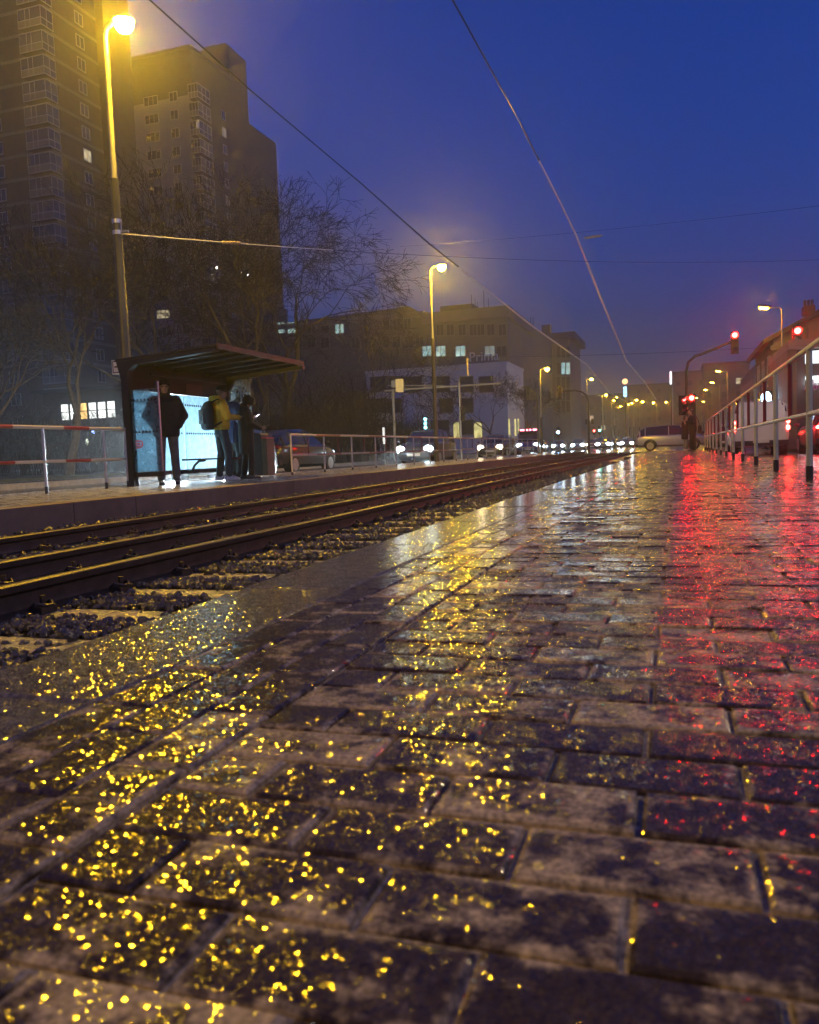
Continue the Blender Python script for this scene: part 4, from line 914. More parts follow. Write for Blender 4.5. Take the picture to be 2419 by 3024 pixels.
def pack(t):
    b = MB().loft([ering((0,y_,z_), rx, ry) for z_, rx, ry, y_ in ((-.25,.15,.07,0),(-.22,.17,.10,-.02),(-.05,.17,.115,-.03),(.12,.15,.10,-.02),(.22,.10,.06,.0),(.25,.04,.03,.02))])
    remesh('bag', b, .012, pm('patterned_black_bag', (.02,.02,.021), .6, .2, 30), t)
    MB().loft([[(x,y_,z) for x,z in ((-.11,-.14),(.11,-.14),(.10,.10),(-.10,.10))] for y_ in (-.135,-.09)]).build('front_pocket', pm('grey_leaf_print', (.19,.19,.17), .7, .1, 34, c2=(.02,.02,.02)), t, True)
    for sx in (1,-1): MB().tube([(sx*.10,.03,.22),(sx*.135,.13,.27),(sx*.14,.24,.20),(sx*.15,.26,.0),(sx*.165,.17,-.12),(sx*.14,.04,-.19)], .017, 8).build('strap', m_black, t)
held('backpack', 'black patterned backpack on the back of the yellow hoodie', 'backpack', (g2.x,g2.y,0), hd2, s2, (0,-.235,1.20), pack)
# the couple near the end of the platform
gA = gp(2046,1331); gB = gp(2026,1330); HA = at(2041,1209,gA.y).z
hug = (((-.24,.06,1.20),(-.05,.30,1.22),(.7,.5,.1),(0,-1,0)),((.24,.06,1.20),(.05,.30,1.16),(-.7,.5,.1),(0,-1,0)))
person('taller person of the couple at the platform end, dark jacket and dark trousers', (gA.x, gA.y, 0), heading(-.85,-.35), HA, ((-.10,.02),(.11,-.03)), hug, c_vdark, c_vdark, c_blk2, .4, .03, .78, 1.15, None, None, c_hair, None, 'couple at the platform end')
person('shorter person of the couple in a long dark coat and pale shoes, held close', (gB.x-.03, gB.y+.12, 0), heading(.9,.25), HA*.90, ((-.09,0),(.10,.02)), hug, c_vdark, c_lt, c_wht, .1, .02, .56, 1.2, None, None, c_hair, None, 'couple at the platform end')
ba = MB().loft([ering((0,0,z_), rx, ry) for z_, rx, ry in ((-.2,.06,.11),(-.15,.075,.15),(0,.07,.15),(.1,.05,.12))])
bt_ = thing('handbag', 'dark shoulder bag hanging at the right side of the couple', 'bag', (gA.x+.27, gA.y-.02, .88)); remesh('bag', ba, .012, c_vdark, bt_)
MB().tube([(0,-.1,.08),(-.06,-.05,.32),(-.15,0,.5),(-.06,.05,.32),(0,.1,.08)], .012, 6).build('strap', m_black, bt_)

# ------------------------------------------------------------------ bare trees and thickets
m_bark = pm('mossy_bark', (.10,.085,.04), .75, .4, 7, 0, .5, 30); m_twig = pm('winter_twigs', (.030,.026,.018), .8, .3, 5)
def grow(rnd, P, D, L, r, lev, maxlev, segs, spread, up, droop):
    n = 3 if lev < 3 else 2
    pts = [P]; d = D.normalized(); rr = [r]
    for i in range(n):
        d = (d + Vector((rnd.gauss(0,.16), rnd.gauss(0,.16), rnd.gauss(0,.10) + up*.10 - droop*lev*.03))).normalized()
        P = P + d*(L/n); pts.append(P); rr.append(r*(1-.32*(i+1)/n))
    segs.append((lev, pts, rr))
    if lev >= maxlev: return
    nb = rnd.choice((2,3,3)) if lev < maxlev-1 else rnd.choice((3,4))
    a0 = rnd.uniform(0, 6.28)
    for k in range(nb):
        ax = d.orthogonal().normalized(); ax.rotate(Matrix.Rotation(a0 + 6.28*k/nb + rnd.gauss(0,.3), 3, d))
        an = spread*rnd.uniform(.55, 1.25) * (.55 if (k == 0 and lev < 3) else 1)
        nd = d.copy(); nd.rotate(Matrix.Rotation(an, 3, ax))
        st = pts[-1] if k < 2 or lev < 1 else pts[-2].lerp(pts[-1], rnd.random())
        grow(rnd, st, nd, L*rnd.uniform(.66,.86), rr[-1]*rnd.uniform(.55,.78), lev+1, maxlev, segs, spread, up, droop)
def tree(label, loc, h, r, seed, maxlev=7, spread=.55, up=.6, droop=.4, stems=1, lean=(0,0), trunk=.26, group='bare trees behind the shelter', name='bare_tree', mb_=None, mt_=None):
    rnd = random.Random(seed); t = thing(name, label, 'tree', loc, 0, group); segs = []
    for s_ in range(stems):
        a = 6.28*s_/max(1,stems) + rnd.random(); off = Vector((math.cos(a), math.sin(a), 0))*(r*1.3 if stems > 1 else 0)
        D = Vector((lean[0] + (math.cos(a)*.22 if stems > 1 else 0), lean[1] + (math.sin(a)*.22 if stems > 1 else 0), 1))
        grow(rnd, off + Vector((0,0,-.1)), D, h*trunk, r*rnd.uniform(.8,1), 0, maxlev, segs, spread, up, droop)
    zmax = max(p.z for _, pts, _ in segs for p in pts); k = h/zmax
    tr, lb, tw = MB(), MB(), MB()
    for lev, pts, rr in segs:
        pts = [p*k for p in pts]
        (tr if lev < 1 else lb if lev < 4 else tw).tube(pts, [max(x, .0105) for x in rr], 9 if lev < 1 else 6 if lev < 3 else 4 if lev < 4 else 3, lev < 1)
    tr.build('trunk', mb_ or m_bark, t); lb.build('limbs', mb_ or m_bark, t); tw.build('crown', mt_ or m_twig, t, False)
    return t
def tbase(px, Y, z=.02): return (at(px, 1370, Y).x, Y, z)
def ztop(px, py, Y): return at(px, py, Y).z
G = .02
tree('tall bare tree rising behind the shelter before the second tower', tbase(700,34), ztop(560,380,34), .30, 3, 7, .50, .75, .3, 2, (-.16,0), .30)
tree('slender pale-stemmed tree just right of the tall one behind the shelter', tbase(790,37), ztop(800,700,37), .17, 12, 7, .5, .7, .3, 1, (-.05,0), .42)
tree('broad bare tree whose crown spreads over the blue sky right of the tower', tbase(835,43), ztop(880,520,43), .34, 5, 8, .52, .30, .7, 2, (-.02,0), .22)
tree('wide low bare tree reaching toward the office block', tbase(925,46), ztop(960,820,46), .27, 24, 7, .60, .2, .6, 2, (.04,0), .24)
tree('bare street tree left of the shelter with a forked trunk', tbase(200,24), ztop(120,700,24), .20, 8, 7, .48, .6, .3, 1, (-.07,0), .36)
tree('tree at the far left edge with lamp-lit branches', tbase(-60,20), ztop(40,800,20), .16, 31, 6, .62, .4, .3, 1, (.14,0), .34)
tree('bare tree between the towers at the left', tbase(470,42), ztop(420,620,42), .26, 44, 7, .55, .5, .3, 1, (0,0), .28)
tree('small bare tree in front of the white office storeys', tbase(1462,72,-.06), ztop(1450,1090,72), .17, 6, 7, .55, .5, .3, 1, (0,0), .3)
tree('bare tree right of the white storeys, before the hazy corner tower', tbase(1560,84,-.06), ztop(1550,1110,84), .17, 17, 7, .5, .6, .3, 1, (0,0), .3)
def thicket(label, px, Y, wd, h, seed, n=150):
    rnd = random.Random(seed); x0 = at(px, 1370, Y).x; t = thing('thicket', label, 'shrub', (x0, Y, G), 0, 'thickets behind the shelter'); mb = MB()
    for i in range(n):
        p = Vector((rnd.gauss(0, wd*.4), rnd.uniform(-1.2,1.2), -.05)); hh = h*rnd.uniform(.45,1)*(1-.35*min(1, abs(p.x)/wd)); d = Vector((rnd.gauss(0,.16), rnd.gauss(0,.16), 1))
        pts = [p]; 
        for q in range(4): d = (d + Vector((rnd.gauss(0,.16), rnd.gauss(0,.16), .1))).normalized(); pts.append(pts[-1] + d*hh/4)
        mb.tube(pts, [.02,.016,.012,.009,.006], 4, False)
        for q in range(9):
            b = pts[rnd.randint(1,3)].lerp(pts[rnd.randint(2,4)], rnd.random()); d2 = Vector((rnd.gauss(0,.7), rnd.gauss(0,.7), rnd.uniform(.2,1))).normalized()
            c = b + d2*hh*rnd.uniform(.1,.24); mb.tube([b, c, c + (d2+Vector((rnd.gauss(0,.4),rnd.gauss(0,.4),.1)))*hh*.1], [.010,.008,.0055], 3, False)
    mb.build('stems', m_twig, t, False); return t
for i, (px, Y, wd, h, wd_) in enumerate(((880,38,3.2,4.6,'thicket of upright stems directly right of the shelter roof'),(1010,42,3.4,5.2,'dense thicket left of the pale gantry pole'),(1110,47,3.0,5.0,'thicket under the white office wall end'),(760,36,3.0,3.6,'low thicket seen behind the people at the shelter'),(560,33,3.5,3.2,'thicket seen through the shelter glass'),(60,27,4.0,3.4,'scrub at the left edge behind the banded railing'),(330,31,3.2,3.0,'scrub behind the tall lamp mast'),(1210,60,4.0,3.6,'thicket beside the cyan light sign'))):
    thicket(wd_, px, Y, wd, h, 50+i, 170)

# ------------------------------------------------------------------ buildings
m_bk = pm('dark_brick', (.075,.055,.043), .8, .3, 1.2, 0, .3, 8); m_bk2 = pm('brown_panel', (.075,.064,.052), .8, .25, .8, 0, .3, 6); m_wh = pm('pale_grey_panel', (.34,.34,.35), .7, .12, .6)
m_band_ = pm('pale_concrete_band', (.20,.18,.16), .8, .15, 1); m_frame = pm('white_window_frame', (.42,.42,.43), .5, .08); m_pane = pm('dark_window_pane', (.02,.022,.028), .12, .2, .7, 0, coat=.4)
m_office = pm('grey_office_facade', (.13,.13,.13), .7, .2, .5); m_offw = pm('white_office_facade', (.72,.74,.76), .7, .1, .4); m_roofd = pm('dark_roof', (.06,.058,.055), .8, .2, .8)
m_lw = lit_window('warm_lit_window', (1.0,.83,.52), .09); m_lc = lit_window('cool_lit_window', (.62,1.0,.98), .085, .8); m_ly = lit_window('yellow_lit_window', (1.0,.88,.35), .11); m_shop = lit_window('shop_light', (.95,1.0,.95), .30, .9); m_lwd = lit_window('dim_warm_window', (1.0,.8,.7), .045, 2.2)
def window(par, c, wd, h, axis, pane=None, mull=1, fr=.07, frame=None):
    """axis '-y': in a wall facing the viewer; '+x'/'-x': in a side wall. c = centre on the wall face"""
    mb = MB(); f = .09
    def bx(u0,u1,z0,z1,d0,d1,M_):
        if axis == '-y': M_.box(u0,u1,-d1,-d0,z0,z1)
        elif axis == '+x': M_.box(d0,d1,u0,u1,z0,z1)
        else: M_.box(-d1,-d0,u0,u1,z0,z1)
    for (u0,u1,z0,z1) in ((-wd/2,wd/2,h/2-fr,h/2),(-wd/2,wd/2,-h/2,-h/2+fr),(-wd/2,-wd/2+fr,-h/2+fr,h/2-fr),(wd/2-fr,wd/2,-h/2+fr,h/2-fr)): bx(u0,u1,z0,z1,.003,f,mb)
    for k in range(mull):
        u = -wd/2 + wd*(k+1)/(mull+1); bx(u-fr*.4,u+fr*.4,-h/2+fr,h/2-fr,.003,f*.8,mb)
    key = (round(wd,2), round(h,2), axis, mull, fr)
    if key not in WCACHE:
        o = mb.build('window', frame or m_frame, par, False); q = MB(); bx(-wd/2+fr*.5,wd/2-fr*.5,-h/2+fr*.5,h/2-fr*.5,.004,.03,q); p = q.build('pane', m_pane, o, False); WCACHE[key] = (o.data, p.data)
    else:
        o = bpy.data.objects.new('window', WCACHE[key][0]); col.objects.link(o); o.parent = par
        p = bpy.data.objects.new('pane', WCACHE[key][1]); col.objects.link(p); p.parent = o
    if frame: o.material_slots[0].link = 'OBJECT'; o.material_slots[0].material = frame
    if pane: p.material_slots[0].link = 'OBJECT'; p.material_slots[0].material = pane
    o.location = c; return o
WCACHE = {}
# tower A: brown brick corner with glazed bays and pale bands, taller than the view
YA = 84; xa = at(160,500,YA).x; xa0 = at(-330,500,YA).x; fl = 2.8; ta = thing('apartment_tower', 'nearest brown brick tower at the left edge, cut by the top of the picture', 'tower', (xa, YA, G)); BA = Vector((xa, YA, G)); HA_ = 76
MB().box(xa0-xa, 0, 0, 9.5, 0, HA_).build('wall', m_bk, ta, False)
MB().box(-11, 1.2, 9.5, 15, 0, HA_-1).build('rear_wall', m_bk2, ta, False); MB().box(xa0-xa-.3,.3,-.3,9.8,HA_,HA_+.8).build('roof', m_roofd, ta, False)
zA0 = (at(160,640,YA).z - G) % fl
for i in range(1, 26):
    z = zA0 + fl*i
    if i % 1 == 0 and z < HA_-1:
        if i > 3: MB().box(xa0-xa, .06, -.06, 9.5, z-.75, z-.40).build('floor_band', m_band_, ta, False)
        # the projecting glazed corner bay
        u0, u1 = -2.9, .5; by = -1.1
        bay = MB().box(u0+.05,u1-.05,by+.05,.9,z-.55,z+1.65).build('bay', m_pane, ta, False)
        f = MB()
        for zz, th in ((z-.55,.10),(z+.28,.07),(z+1.6,.10)):
            f.box(u0,u1,by,by+.07,zz,zz+th).box(u1-.07,u1,by+.071,.9,zz,zz+th)
        for u in (u0,u0+1.05,u0+1.75,u1-.075): f.box(u,u+.075,by-.012,by-.001,z-.45,z+1.6)
        for v_ in (by+.9,.8): f.box(u1+.001,u1+.012,v_,v_+.075,z-.45,z+1.6)
        f.build('bay_frame', m_frame, bay, False); MB().box(u0+.02,u1-.02,by+.02,by+.045,z-.45,z+.25).build('balcony_front', m_band_, bay, False)
        window(ta, (.0, 6.2, z+.75), 1.5, 1.5, '+x', m_lw if i == 15 else None, 1)
        if i < 16: window(ta, (-8.2, 0, z+.75), 1.6, 1.5, '-y', None, 1)
# lit flat in tower A: choose the floor nearest to the lit window of the view
zl = at(257,437,YA+6).z
best = min((c for c in ta.children if c.name.startswith('window') and abs(c.location.x) < .01 and abs(c.location.y-6.2) < .01), key=lambda c: abs(c.location.z+G-zl))
for c in ta.children:
    if c.name.startswith('window') and abs(c.location.y-6.2) < .01:
        for p in kids(c):
            p.material_slots[0].link = 'OBJECT'; p.material_slots[0].material = m_lw if c == best else m_pane
# tower B
YB = 117; tb_ = at(592,700,YB).x; x0 = at(385,700,YB).x; B0 = Vector((tb_, YB, G)); ztB = at(560,142,YB).z-G; yB2 = tb_/(at(742,500,YB).x/YB)-YB
tb = thing('apartment_tower', 'second tower with a pale panelled front and stepped roof, behind the tall bare tree', 'tower', B0)
ztR = at(745,176,YB+yB2).z-G; z3 = at(770,390,YB+yB2+6).z-G
MB().box(x0-tb_, 0, 0, 12, 0, ztB).build('wall', m_bk2, tb, False); MB().box(-9, .01, 12, yB2, 0, ztR).build('rear_wall', m_bk, tb, False)
xs_ = at(786,700,YB+yB2+6).x-tb_; MB().box(-5, xs_, yB2, yB2+12, 0, z3).build('side_wing', m_bk, tb, False)
x4 = at(812,1000,YB+yB2+8).x-tb_; MB().box(-3, x4, yB2+5, yB2+14, 0, at(800,900,YB+yB2+8).z-G).build('low_wing', m_bk, tb, False)
MB().box(-6,-1.5,14,yB2-1,ztR,ztR+1.6).build('roof_hut', m_roofd, tb, False); MB().cyl((-6.5,4,ztB),(-6.5,4,ztB+4.5),.05).build('antenna', m_dark, tb); MB().box(x0-tb_-.2,.2,-.2,12.2,ztB,ztB+.5).build('roof', m_roofd, tb, False)
wzt = at(500,292,YB).z-G; 
MB().box(x0-tb_+.3, -.25, -.12, -.003, 4, wzt).build('pale_panels', m_wh, tb, False)
zB0 = (at(600,379,YB).z-G) % fl
nf = int((ztB-4)/fl)
for i in range(1, nf):
    z = zB0 + fl*i
    if z > wzt+6: continue
    warm = None
    window(tb, (-3.4,-.12,z), 1.5, 1.5, '-y', None, 1, .09); window(tb, (-7.6,-.12,z), 2.6, 1.5, '-y', None, 2, .09)
    window(tb, (.0, 9.2, z), 1.2, 1.5, '+x', m_lwd if abs(z+G-at(700,398,YB+9).z) < 1.4 else None, 1, .09)
    bay = MB().box(-.2,1.5,-.9,2.6,z-1.15,z+1.05).build('bay', m_pane, tb, False); f = MB()
    for zz in (z-1.15,z-.3,z+.95): f.box(-.22,1.52,-.95,-.9,zz,zz+.09).box(1.5,1.55,-.9,2.6,zz,zz+.09)
    for u in (-.2,.35,.9,1.42): f.box(u,u+.09,-.97,-.952,z-1.06,z+.95)
    for v_ in (.2,1.3,2.45): f.box(1.552,1.57,v_,v_+.09,z-1.06,z+.95)
    f.build('bay_frame', m_frame, bay, False); MB().box(-.18,1.48,-.94,-.905,z-1.06,z-.31).build('balcony_front', m_band_, bay, False)
    if abs(z+G-at(620,379,YB).z) < 1.4: MB().box(1.0,1.45,-.96,-.955,z-.2,z+.9).build('pane', m_lwd, bay, False)  # warm reflection on the bay, put in as a glowing pane
def best_pane(par, px, py, Y, mat, n=1):
    tgt = at(px,py,Y); c = sorted((q for q in par.children if q.name.startswith('window')), key=lambda q: (Vector(proj(q.location+par.location))-Vector((px,py))).length)[:n]
    for q in c:
        for p in kids(q): p.material_slots[0].link = 'OBJECT'; p.material_slots[0].material = mat
bpy.context.view_layer.update()
best_pane(tb, 480, 920, YB, m_lw)
for px, py, Y in ((640,790,118),(714,800,122),(733,812,123)):
    p = at(px,py,Y)-B0; MB().ell(p, (.16,.16,.22), 8, 6).build('balcony_lamp', em('small_white_lamp', (1,.95,.85), 1.2) if px == 640 else bpy.data.materials['small_white_lamp'], tb)

# office block C with the white lower storeys and roof aerials
YC = 128; xL, xR = at(700,1000,YC).x, at(1500,1000,YC).x; oc = thing('office_block', 'long flat-roofed grey office block with lit windows and roof aerials', 'office building', (xR, YC, -.06)); CB = Vector((xR, YC, -.06)); u = lambda px, py, Y=YC: at(px,py,Y)-CB
zt1 = u(1420,912).z; zt2 = u(1000,940).z; xm = u(1255,1000).x
MB().box(xm, 0, 0, 24, 0, zt1).build('wall', m_office, oc, False); MB().box(xL-xR, xm, 1.2, 24, 0, zt2).build('left_wall', m_office, oc, False)
MB().box(xm-.4,.4,-.5,24.4,zt1-1.6,zt1+.1).build('roof_parapet', m_band_, oc, False); MB().box(xL-xR-.3,xm-.402,.9,24.2,zt2-.8,zt2+.1).build('left_parapet', m_band_, oc, False)
MB().box(u(1270,900).x, u(1370,900).x, 6, 16, zt1+.1, u(1300,905,YC+6).z).build('roof_plant', m_roofd, oc, False)
MB().prism([(xL-xR+2,zt2+.1),(xm-2,zt2+.1),(xm-5,zt2+2.3),(xL-xR+6,zt2+1.6)], 'y', 8, 20).build('roof_plant', m_roofd, oc, False)
for px, py, r in ((1392,870,.07),(1403,880,.05),(1428,858,.07),(1442,880,.06),(1410,890,.04)):
    p = u(px,py,YC+5); MB().cyl((p.x,5,zt1),(p.x,5,p.z),r).build('aerial', m_dark, oc); 
# side flank to the right runs away from the viewer
yF = -xR and (xR/(at(1612,1000,YC).x/YC))-YC
MB().box(-14, .0, 24, yF+24, 0, u(1570,960,YC+24).z).build('rear_wing', m_office, oc, False)
def row(par, pxs, py, Y, wd, h, off, mull=1, fr=None, lit={}):
    for px in pxs:
        p = at(px,py,Y+off)-Vector(par.location); window(par, (p.x, off, p.z), wd, h, '-y', lit.get(px), mull, .10, fr)
m_fr2 = pm('grey_window_frame', (.20,.20,.19), .5, .1)
row(oc, [1140,1172,1204], 958, YC, 1.35, 2.0, 1.2, 1, m_fr2); row(oc, [1140,1172,1208,1240], 1010, YC, 1.5, 2.0, 1.2, 1, m_fr2, {})
row(oc, [880,920,960,1050,1090], 1012, YC, 1.7, 1.9, 1.2, 1, m_fr2); row(oc, [830,862,1003,920,960], 968, YC, 1.7, 2.0, 1.2, 1, m_fr2, {830:m_lc, 862:m_lc, 1003:m_lc})
row(oc, [1300,1330,1365,1398,1420,1450,1484], 974, YC, 1.35, 1.9, 0, 1, m_fr2); row(oc, [1262,1302,1360,1447,1482], 1037, YC, 1.75, 1.75, 0, 1, m_fr2, {1262:m_lc,1302:m_lc,1360:m_lc,1447:lit_window('dim_cool_window', (.7,.95,1.0), .035, 1.6)})
# lettering on the facade
cu = bpy.data.curves.new('sign', 'FONT'); cu.body = 'Prima'; cu.size = 2.1; cu.extrude = .08; cu.align_x = 'CENTER'
to = bpy.data.objects.new('t', cu); col.objects.link(to); me = bpy.data.meshes.new_from_object(to.evaluated_get(bpy.context.evaluated_depsgraph_get())); bpy.data.objects.remove(to)
p = u(1430,1072); lt = link('roof_lettering', me, pm('pale_letters', (.88,.9,.9), .5, .05), None, False); lt.rotation_euler = (R(90),0,0); lt.location = (CB.x+p.x, CB.y-.12, CB.z+p.z+.35)
tag(lt, 'pale grey lettering Prima on the grey office wall over the white storeys', 'sign lettering'); lt.name = 'sign_lettering'
# white lower block
YW = 108; xw0, xw1 = at(1085,1200,YW).x, at(1500,1200,YW).x; wb_ = thing('office_annex', 'white lower office block with large square dark windows', 'office building', (xw1, YW, -.06)); WB = Vector((xw1, YW, -.06)); v_ = lambda px, py: at(px,py,YW)-WB
zw = v_(1450,1078).z; yw2 = xw1/(at(1545,1100,YW).x/YW)-YW
MB().box(xw0-xw1, 0, 0, yw2, 0, zw).build('wall', m_offw, wb_, False); MB().box(xw0-xw1-.1,.1,-.12,yw2+.1,zw,zw+.35).build('roof', m_offw, wb_, False)
for pxs, py, hpx in (((1120,1168,1220,1302,1378,1436),1135,48),((1115,1160,1318,1378),1198,44),((1300,1378),1262,44)):
    for px in pxs:
        p = v_(px,py); wd = 2.0 if px in (1378,1436,1318) else 2.7
        window(wb_, (p.x, 0, p.z), wd, hpx/2423*YW*1.03, '-y', None, 0, .10, m_fr2)
for px in (1351,1412):      # arched lit openings
    p = v_(px,1270); h = 1.05; ar = [(-.55,-1.0),(.55,-1.0)] + [(.55*math.cos(a), .55+.55*math.sin(a)) for a in [math.pi*k/10 for k in range(11)]]
    f = MB().prism([(x*1.18, z*1.08) for x, z in ar], 'y', -.06, -.003).build('arched_window', m_fr2, wb_, False); f.location = p*1.0; f.location.y = 0
    MB().prism(ar, 'y', -.075, -.062).build('pane', m_ly, f, False)
for k in range(5): 
    p = v_(1500+k*9,1262); 
    if k in (0,2,3): MB().obox((p.x+.2, -.05, p.z), .22,.06,2.2).build('lit_slit', m_ly, wb_, False)
# hazy corner tower
YT = 175; t0, t1 = at(1545,1100,YT).x, at(1684,1100,YT).x; ct = thing('corner_tower', 'hazy dark corner tower with an overhanging flat roof right of the office block', 'tower', (t1, YT, -.06)); TB = Vector((t1,YT,-.06)); z_t = (at(1650,1003,YT)-TB).z
MB().box(t0-t1, 0, 0, 20, 0, z_t).build('wall', m_office, ct, False); MB().box(t0-t1+5, 1.2, -.6, 20.5, z_t, z_t+1.4).build('roof', m_roofd, ct, False); p = at(1608,955,YT)-TB; MB().box(p.x-.9,p.x+.9,2,4,z_t,p.z).build('roof_hut', m_roofd, ct, False)
for px in (1560,1567): q = at(px,930,YT)-TB; MB().cyl((q.x,3,z_t),(q.x,3,q.z),.08).build('aerial', m_dark, ct)
for k, py in enumerate((1040,1088,1130,1165,1200)):
    for px in (1600,1625,1650,1664,1678):
        q = at(px,py,YT)-TB; window(ct, (q.x,0,q.z), 1.0, 2.6, '-y', m_lc if (k == 1 and px in (1664,1678)) else None, 0, .1, m_fr2)
# shops behind the trees on the left
YS = 62; sx0, sx1 = at(180,1210,YS).x, at(345,1210,YS).x; sp = thing('shop_pavilion', 'low pavilion with bright shop windows seen through branches left of the mast', 'shop', (sx1, YS, G)); PB = Vector((sx1,YS,G)); zs0, zs1 = (at(260,1238,YS)-PB).z, (at(260,1188,YS)-PB).z
MB().box(sx0-sx1-2, 3, .06, 8, 0, zs1+1.0).build('wall', m_bk2, sp, False); MB().box(sx0-sx1-2.4,3.4,-.9,8.3,zs1+1.0,zs1+1.3).build('roof', m_roofd, sp, False)
nW = 6
for k in range(nW):
    a_ = sx0-sx1 + (sx1-sx0)*k/nW; b_ = sx0-sx1 + (sx1-sx0)*(k+1)/nW - .14
    f = MB().box(a_,b_,0,.05,zs0,zs1).build('window', m_dark, sp, False); MB().box(a_+.05,b_-.05,-.02,-.004,zs0+.05,(zs0+zs1)/2-.04).box(a_+.05,b_-.05,-.02,-.004,(zs0+zs1)/2+.04,zs1-.05).build('pane', m_shop if k not in (2,) else lit_window('orange_shop_light', (1,.62,.2), .22, 1.1), f, False)
for px, py, mm, wd_ in ((276,1276,em('blue_lamp', (.25,.4,1.0), 1.0),'blue-white light low behind the banded railing'),(256,1306,em('pale_lamp', (.9,1.0,.75), .7),'pale upright light just below the blue one')):
    p = at(px,py,40); t = thing('path_light', wd_, 'path light', (p.x,40,G)); MB().cyl((0,.05,0),(0,.05,p.z-G+.3),.04).build('post', m_dark, t); MB().ell((0,0,p.z-G),(.11,.08,.22 if px == 256 else .13),10,8).build('lamp', mm, t)
# right side: gabled house with shops
YH = 47; hx = at(2284,1200,YH).x; gh = thing('gabled_house', 'gabled house with a chimney behind the shop front at the right edge', 'house', (hx, YH, -.06)); HB = Vector((hx,YH,-.06)); h_ = lambda px, py, Y=YH: at(px,py,Y)-HB
m_ochre = pm('ochre_plaster', (.16,.12,.08), .8, .2, .8, 0, .2, 8); m_tile = pm('dark_roof_tile', (.05,.038,.032), .7, .3, 2, 0, .5, 12)
ze = h_(2284,1003).z
MB().add([(0,0,0),(16,0,0),(16,10,0),(0,10,0),(0,0,ze),(16,0,ze),(16,10,ze),(0,10,ze),(8,0,ze+4.0),(8,10,ze+4.0)], [(3,2,1,0),(0,1,5,8,4),(2,3,7,9,6),(1,2,6,5),(3,0,4,7)]).build('wall', m_ochre, gh, False)
MB().add([(-.5,-.35,ze-.25),(8,-.35,ze+4.0),(16.5,-.35,ze-.25),(16.5,10.3,ze-.25),(8,10.3,ze+4.0),(-.5,10.3,ze-.25),(-.5,-.35,ze),(8,-.35,ze+4.28),(16.5,-.35,ze),(16.5,10.3,ze),(8,10.3,ze+4.28),(-.5,10.3,ze)], [(6,7,10,11),(7,8,9,10),(0,5,4,1),(1,4,3,2),(0,1,7,6),(1,2,8,7),(4,5,11,10),(3,4,10,9),(5,0,6,11),(2,3,9,8)]).build('roof', m_tile, gh, False)
zc_ = h_(2388,905,YH+3).z; xc_ = h_(2388,905,YH+3).x
MB().box(xc_-.28,xc_+.28,2.6,3.5,ze+1.5,zc_).build('chimney', m_bk, gh, False)
for k in (-.18,0,.18): MB().cyl((xc_+k,3.0,zc_),(xc_+k,3.0,zc_+.35),.07).build('chimney_pot', m_bk, gh)
for k in range(3):
    window(gh, (1.0+k*2.2, 0, ze-1.5), 1.0, 1.6, '-y', None, 1, .08); window(gh, (0, 1.6+k*3.0, ze-1.5), 1.0, 1.6, '-x', None, 1, .08)
MB().box(-.12,15,-.16,-.01,ze-.55,ze-.3).build('cornice', m_ochre, gh, False)
for k in range(2):
    f = MB().box(-.06,-.003,.6+k*4.4,3.8+k*4.4,.5,2.9).build('shop_window', m_dark, gh, False); MB().box(-.075,-.063,.7+k*4.4,3.7+k*4.4,.6,2.8).build('pane', m_pane, f, False)
# shop further forward, its lit front facing the street
YQ = 36; qx = at(2352,1200,YQ).x; qs = thing('shop_building', 'dark shop front with a white light and pink letters at the right edge', 'shop', (qx, YQ, -.06)); QB = Vector((qx,YQ,-.06)); q_ = lambda px, py: at(px,py,YQ)-QB
ztq = q_(2400,1030).z
MB().box(0, 9, 0, 7, 0, ztq).build('wall', pm('dark_shop_wall', (.05,.045,.045), .5, .2, 2), qs, False); MB().box(-.3,9.2,-.5,7.2,ztq,ztq+.35).build('canopy', m_band_, qs, False); MB().box(-.35,-.003,-.2,7,0,ztq).build('corner_pier', m_ochre, qs, False)
MB().box(q_(2378,1080).x, 6, -.06, -.003, q_(2378,1075).z, q_(2378,1038).z).build('light_box', lit_window('white_shop_light', (.85,.95,1.0), .35, .5), qs, False)
def letters(s, size, px, py, mat, par, B, Y):
    cu = bpy.data.curves.new('l', 'FONT'); cu.body = s; cu.size = size; cu.extrude = .02; o = bpy.data.objects.new('l', cu); col.objects.link(o)
    me = bpy.data.meshes.new_from_object(o.evaluated_get(bpy.context.evaluated_depsgraph_get())); bpy.data.objects.remove(o)
    p = at(px,py,Y)-B; o = link('lettering', me, mat, par, False); o.rotation_euler = (R(90),0,0); o.location = (p.x,-.03,p.z); return o
m_pink = em('pink_neon', (1.0,.12,.42), .10, False)
letters('A', 1.0, 2414, 1117, m_pink, qs, QB, YQ); letters('A m', .34, 2374, 1152, em('dim_pink_letters', (.8,.12,.35), .045, False), qs, QB, YQ)
MB().box(q_(2378,1137).x, 4, -.05, -.003, q_(2378,1122).z, q_(2378,1112).z).build('light_strip', lit_window('white_strip_light', (.85,.97,1.0), .5, .5), qs, False)
for px, py in ((2386,1116),(2386,1129),(2413,1124)): p = q_(px,py); MB().ell((p.x,-.08,p.z),(.05,.04,.08),8,6).build('spot_lamp', m_white_sig, qs)
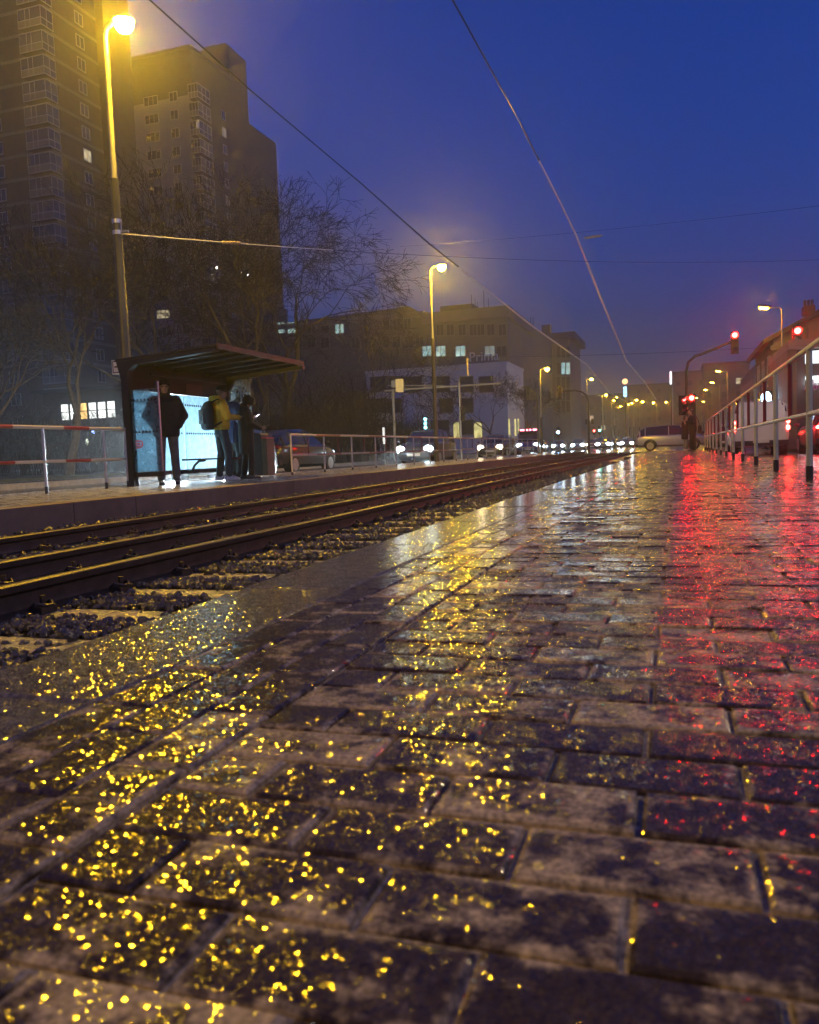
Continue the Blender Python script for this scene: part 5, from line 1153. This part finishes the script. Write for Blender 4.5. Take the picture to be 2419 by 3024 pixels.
# terrace receding on the right and blocks closing the street
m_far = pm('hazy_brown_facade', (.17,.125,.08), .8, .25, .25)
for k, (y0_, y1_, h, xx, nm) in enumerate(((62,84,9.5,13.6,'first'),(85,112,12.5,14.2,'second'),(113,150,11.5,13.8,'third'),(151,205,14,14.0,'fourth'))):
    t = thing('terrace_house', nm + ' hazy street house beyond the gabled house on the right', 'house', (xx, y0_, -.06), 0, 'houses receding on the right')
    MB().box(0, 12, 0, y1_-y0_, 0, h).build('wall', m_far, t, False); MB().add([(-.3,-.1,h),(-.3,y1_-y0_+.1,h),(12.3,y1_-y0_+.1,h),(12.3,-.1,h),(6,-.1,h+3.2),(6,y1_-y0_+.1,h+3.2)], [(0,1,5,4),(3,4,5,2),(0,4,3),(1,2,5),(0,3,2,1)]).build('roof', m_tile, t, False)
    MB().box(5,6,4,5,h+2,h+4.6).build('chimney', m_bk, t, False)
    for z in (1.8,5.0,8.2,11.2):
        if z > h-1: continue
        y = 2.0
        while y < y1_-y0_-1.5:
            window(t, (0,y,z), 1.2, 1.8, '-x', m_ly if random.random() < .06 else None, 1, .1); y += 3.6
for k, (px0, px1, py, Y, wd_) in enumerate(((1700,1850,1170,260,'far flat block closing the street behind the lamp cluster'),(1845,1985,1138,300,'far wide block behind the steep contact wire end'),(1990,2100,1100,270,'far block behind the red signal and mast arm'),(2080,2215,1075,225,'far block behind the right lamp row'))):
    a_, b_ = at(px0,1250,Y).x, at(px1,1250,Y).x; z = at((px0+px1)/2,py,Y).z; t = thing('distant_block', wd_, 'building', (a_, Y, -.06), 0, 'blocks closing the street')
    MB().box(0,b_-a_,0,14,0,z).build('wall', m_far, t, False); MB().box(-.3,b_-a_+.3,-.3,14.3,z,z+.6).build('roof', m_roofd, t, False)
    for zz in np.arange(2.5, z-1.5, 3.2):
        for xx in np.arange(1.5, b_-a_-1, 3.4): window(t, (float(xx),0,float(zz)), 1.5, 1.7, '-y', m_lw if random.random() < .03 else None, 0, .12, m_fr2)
p = at(1846,1130,150); t = thing('light_column', 'slim blue-white light column with an orange tip beyond the lamps', 'light sign', (p.x,150,ROAD_Z)); zc0, zc1 = at(1843,1172,150).z-ROAD_Z, at(1843,1142,150).z-ROAD_Z
MB().cyl((0,.1,0),(0,.1,zc1+.2),.18).build('post', m_dark, t); MB().cyl((0,-.1,zc0),(0,-.1,zc1),.30).build('lit_tube', em('blue_column_light', (.30,.62,1.0), .35), t); MB().ell((0,-.1,zc1+.9),(.5,.4,.5),10,8).build('orange_tip', em('orange_tip', (1,.45,.2), .4), t)
p = at(1981,1118,120); t = thing('light_column', 'slim white vertical light high left of the red signals', 'light sign', (p.x,120,ROAD_Z)); zc0, zc1 = at(1981,1135,120).z-ROAD_Z, at(1981,1097,120).z-ROAD_Z
MB().cyl((0,.12,0),(0,.12,zc1),.10).build('post', m_dark, t); MB().cyl((0,0,zc0),(0,0,zc1),.13).build('lit_tube', em('white_column_light', (.9,.92,1.0), .30), t)

# ------------------------------------------------------------------ misty night air
m, n = newmat('night_mist')
v = N(n, 'ShaderNodeVolumePrincipled'); v.inputs['Color'].default_value = (.92,.93,.95,1); v.inputs['Density'].default_value = .0023; v.inputs['Anisotropy'].default_value = .8
for k in ('Density Attribute','Color Attribute','Temperature Attribute'):
    if k in v.inputs: v.inputs[k].default_value = ''
o = N(n, 'ShaderNodeOutputMaterial'); n.links.new(v.outputs[0], o.inputs['Volume'])
try: m.cycles.homogeneous_volume = True
except Exception: pass
hz = MB().box(-420, 320, -70, 620, -1.7, 84).build('haze', m, smooth=False); tag(hz, kind='stuff'); hz['label'] = 'thin night mist filling the street'; hz['category'] = 'haze'
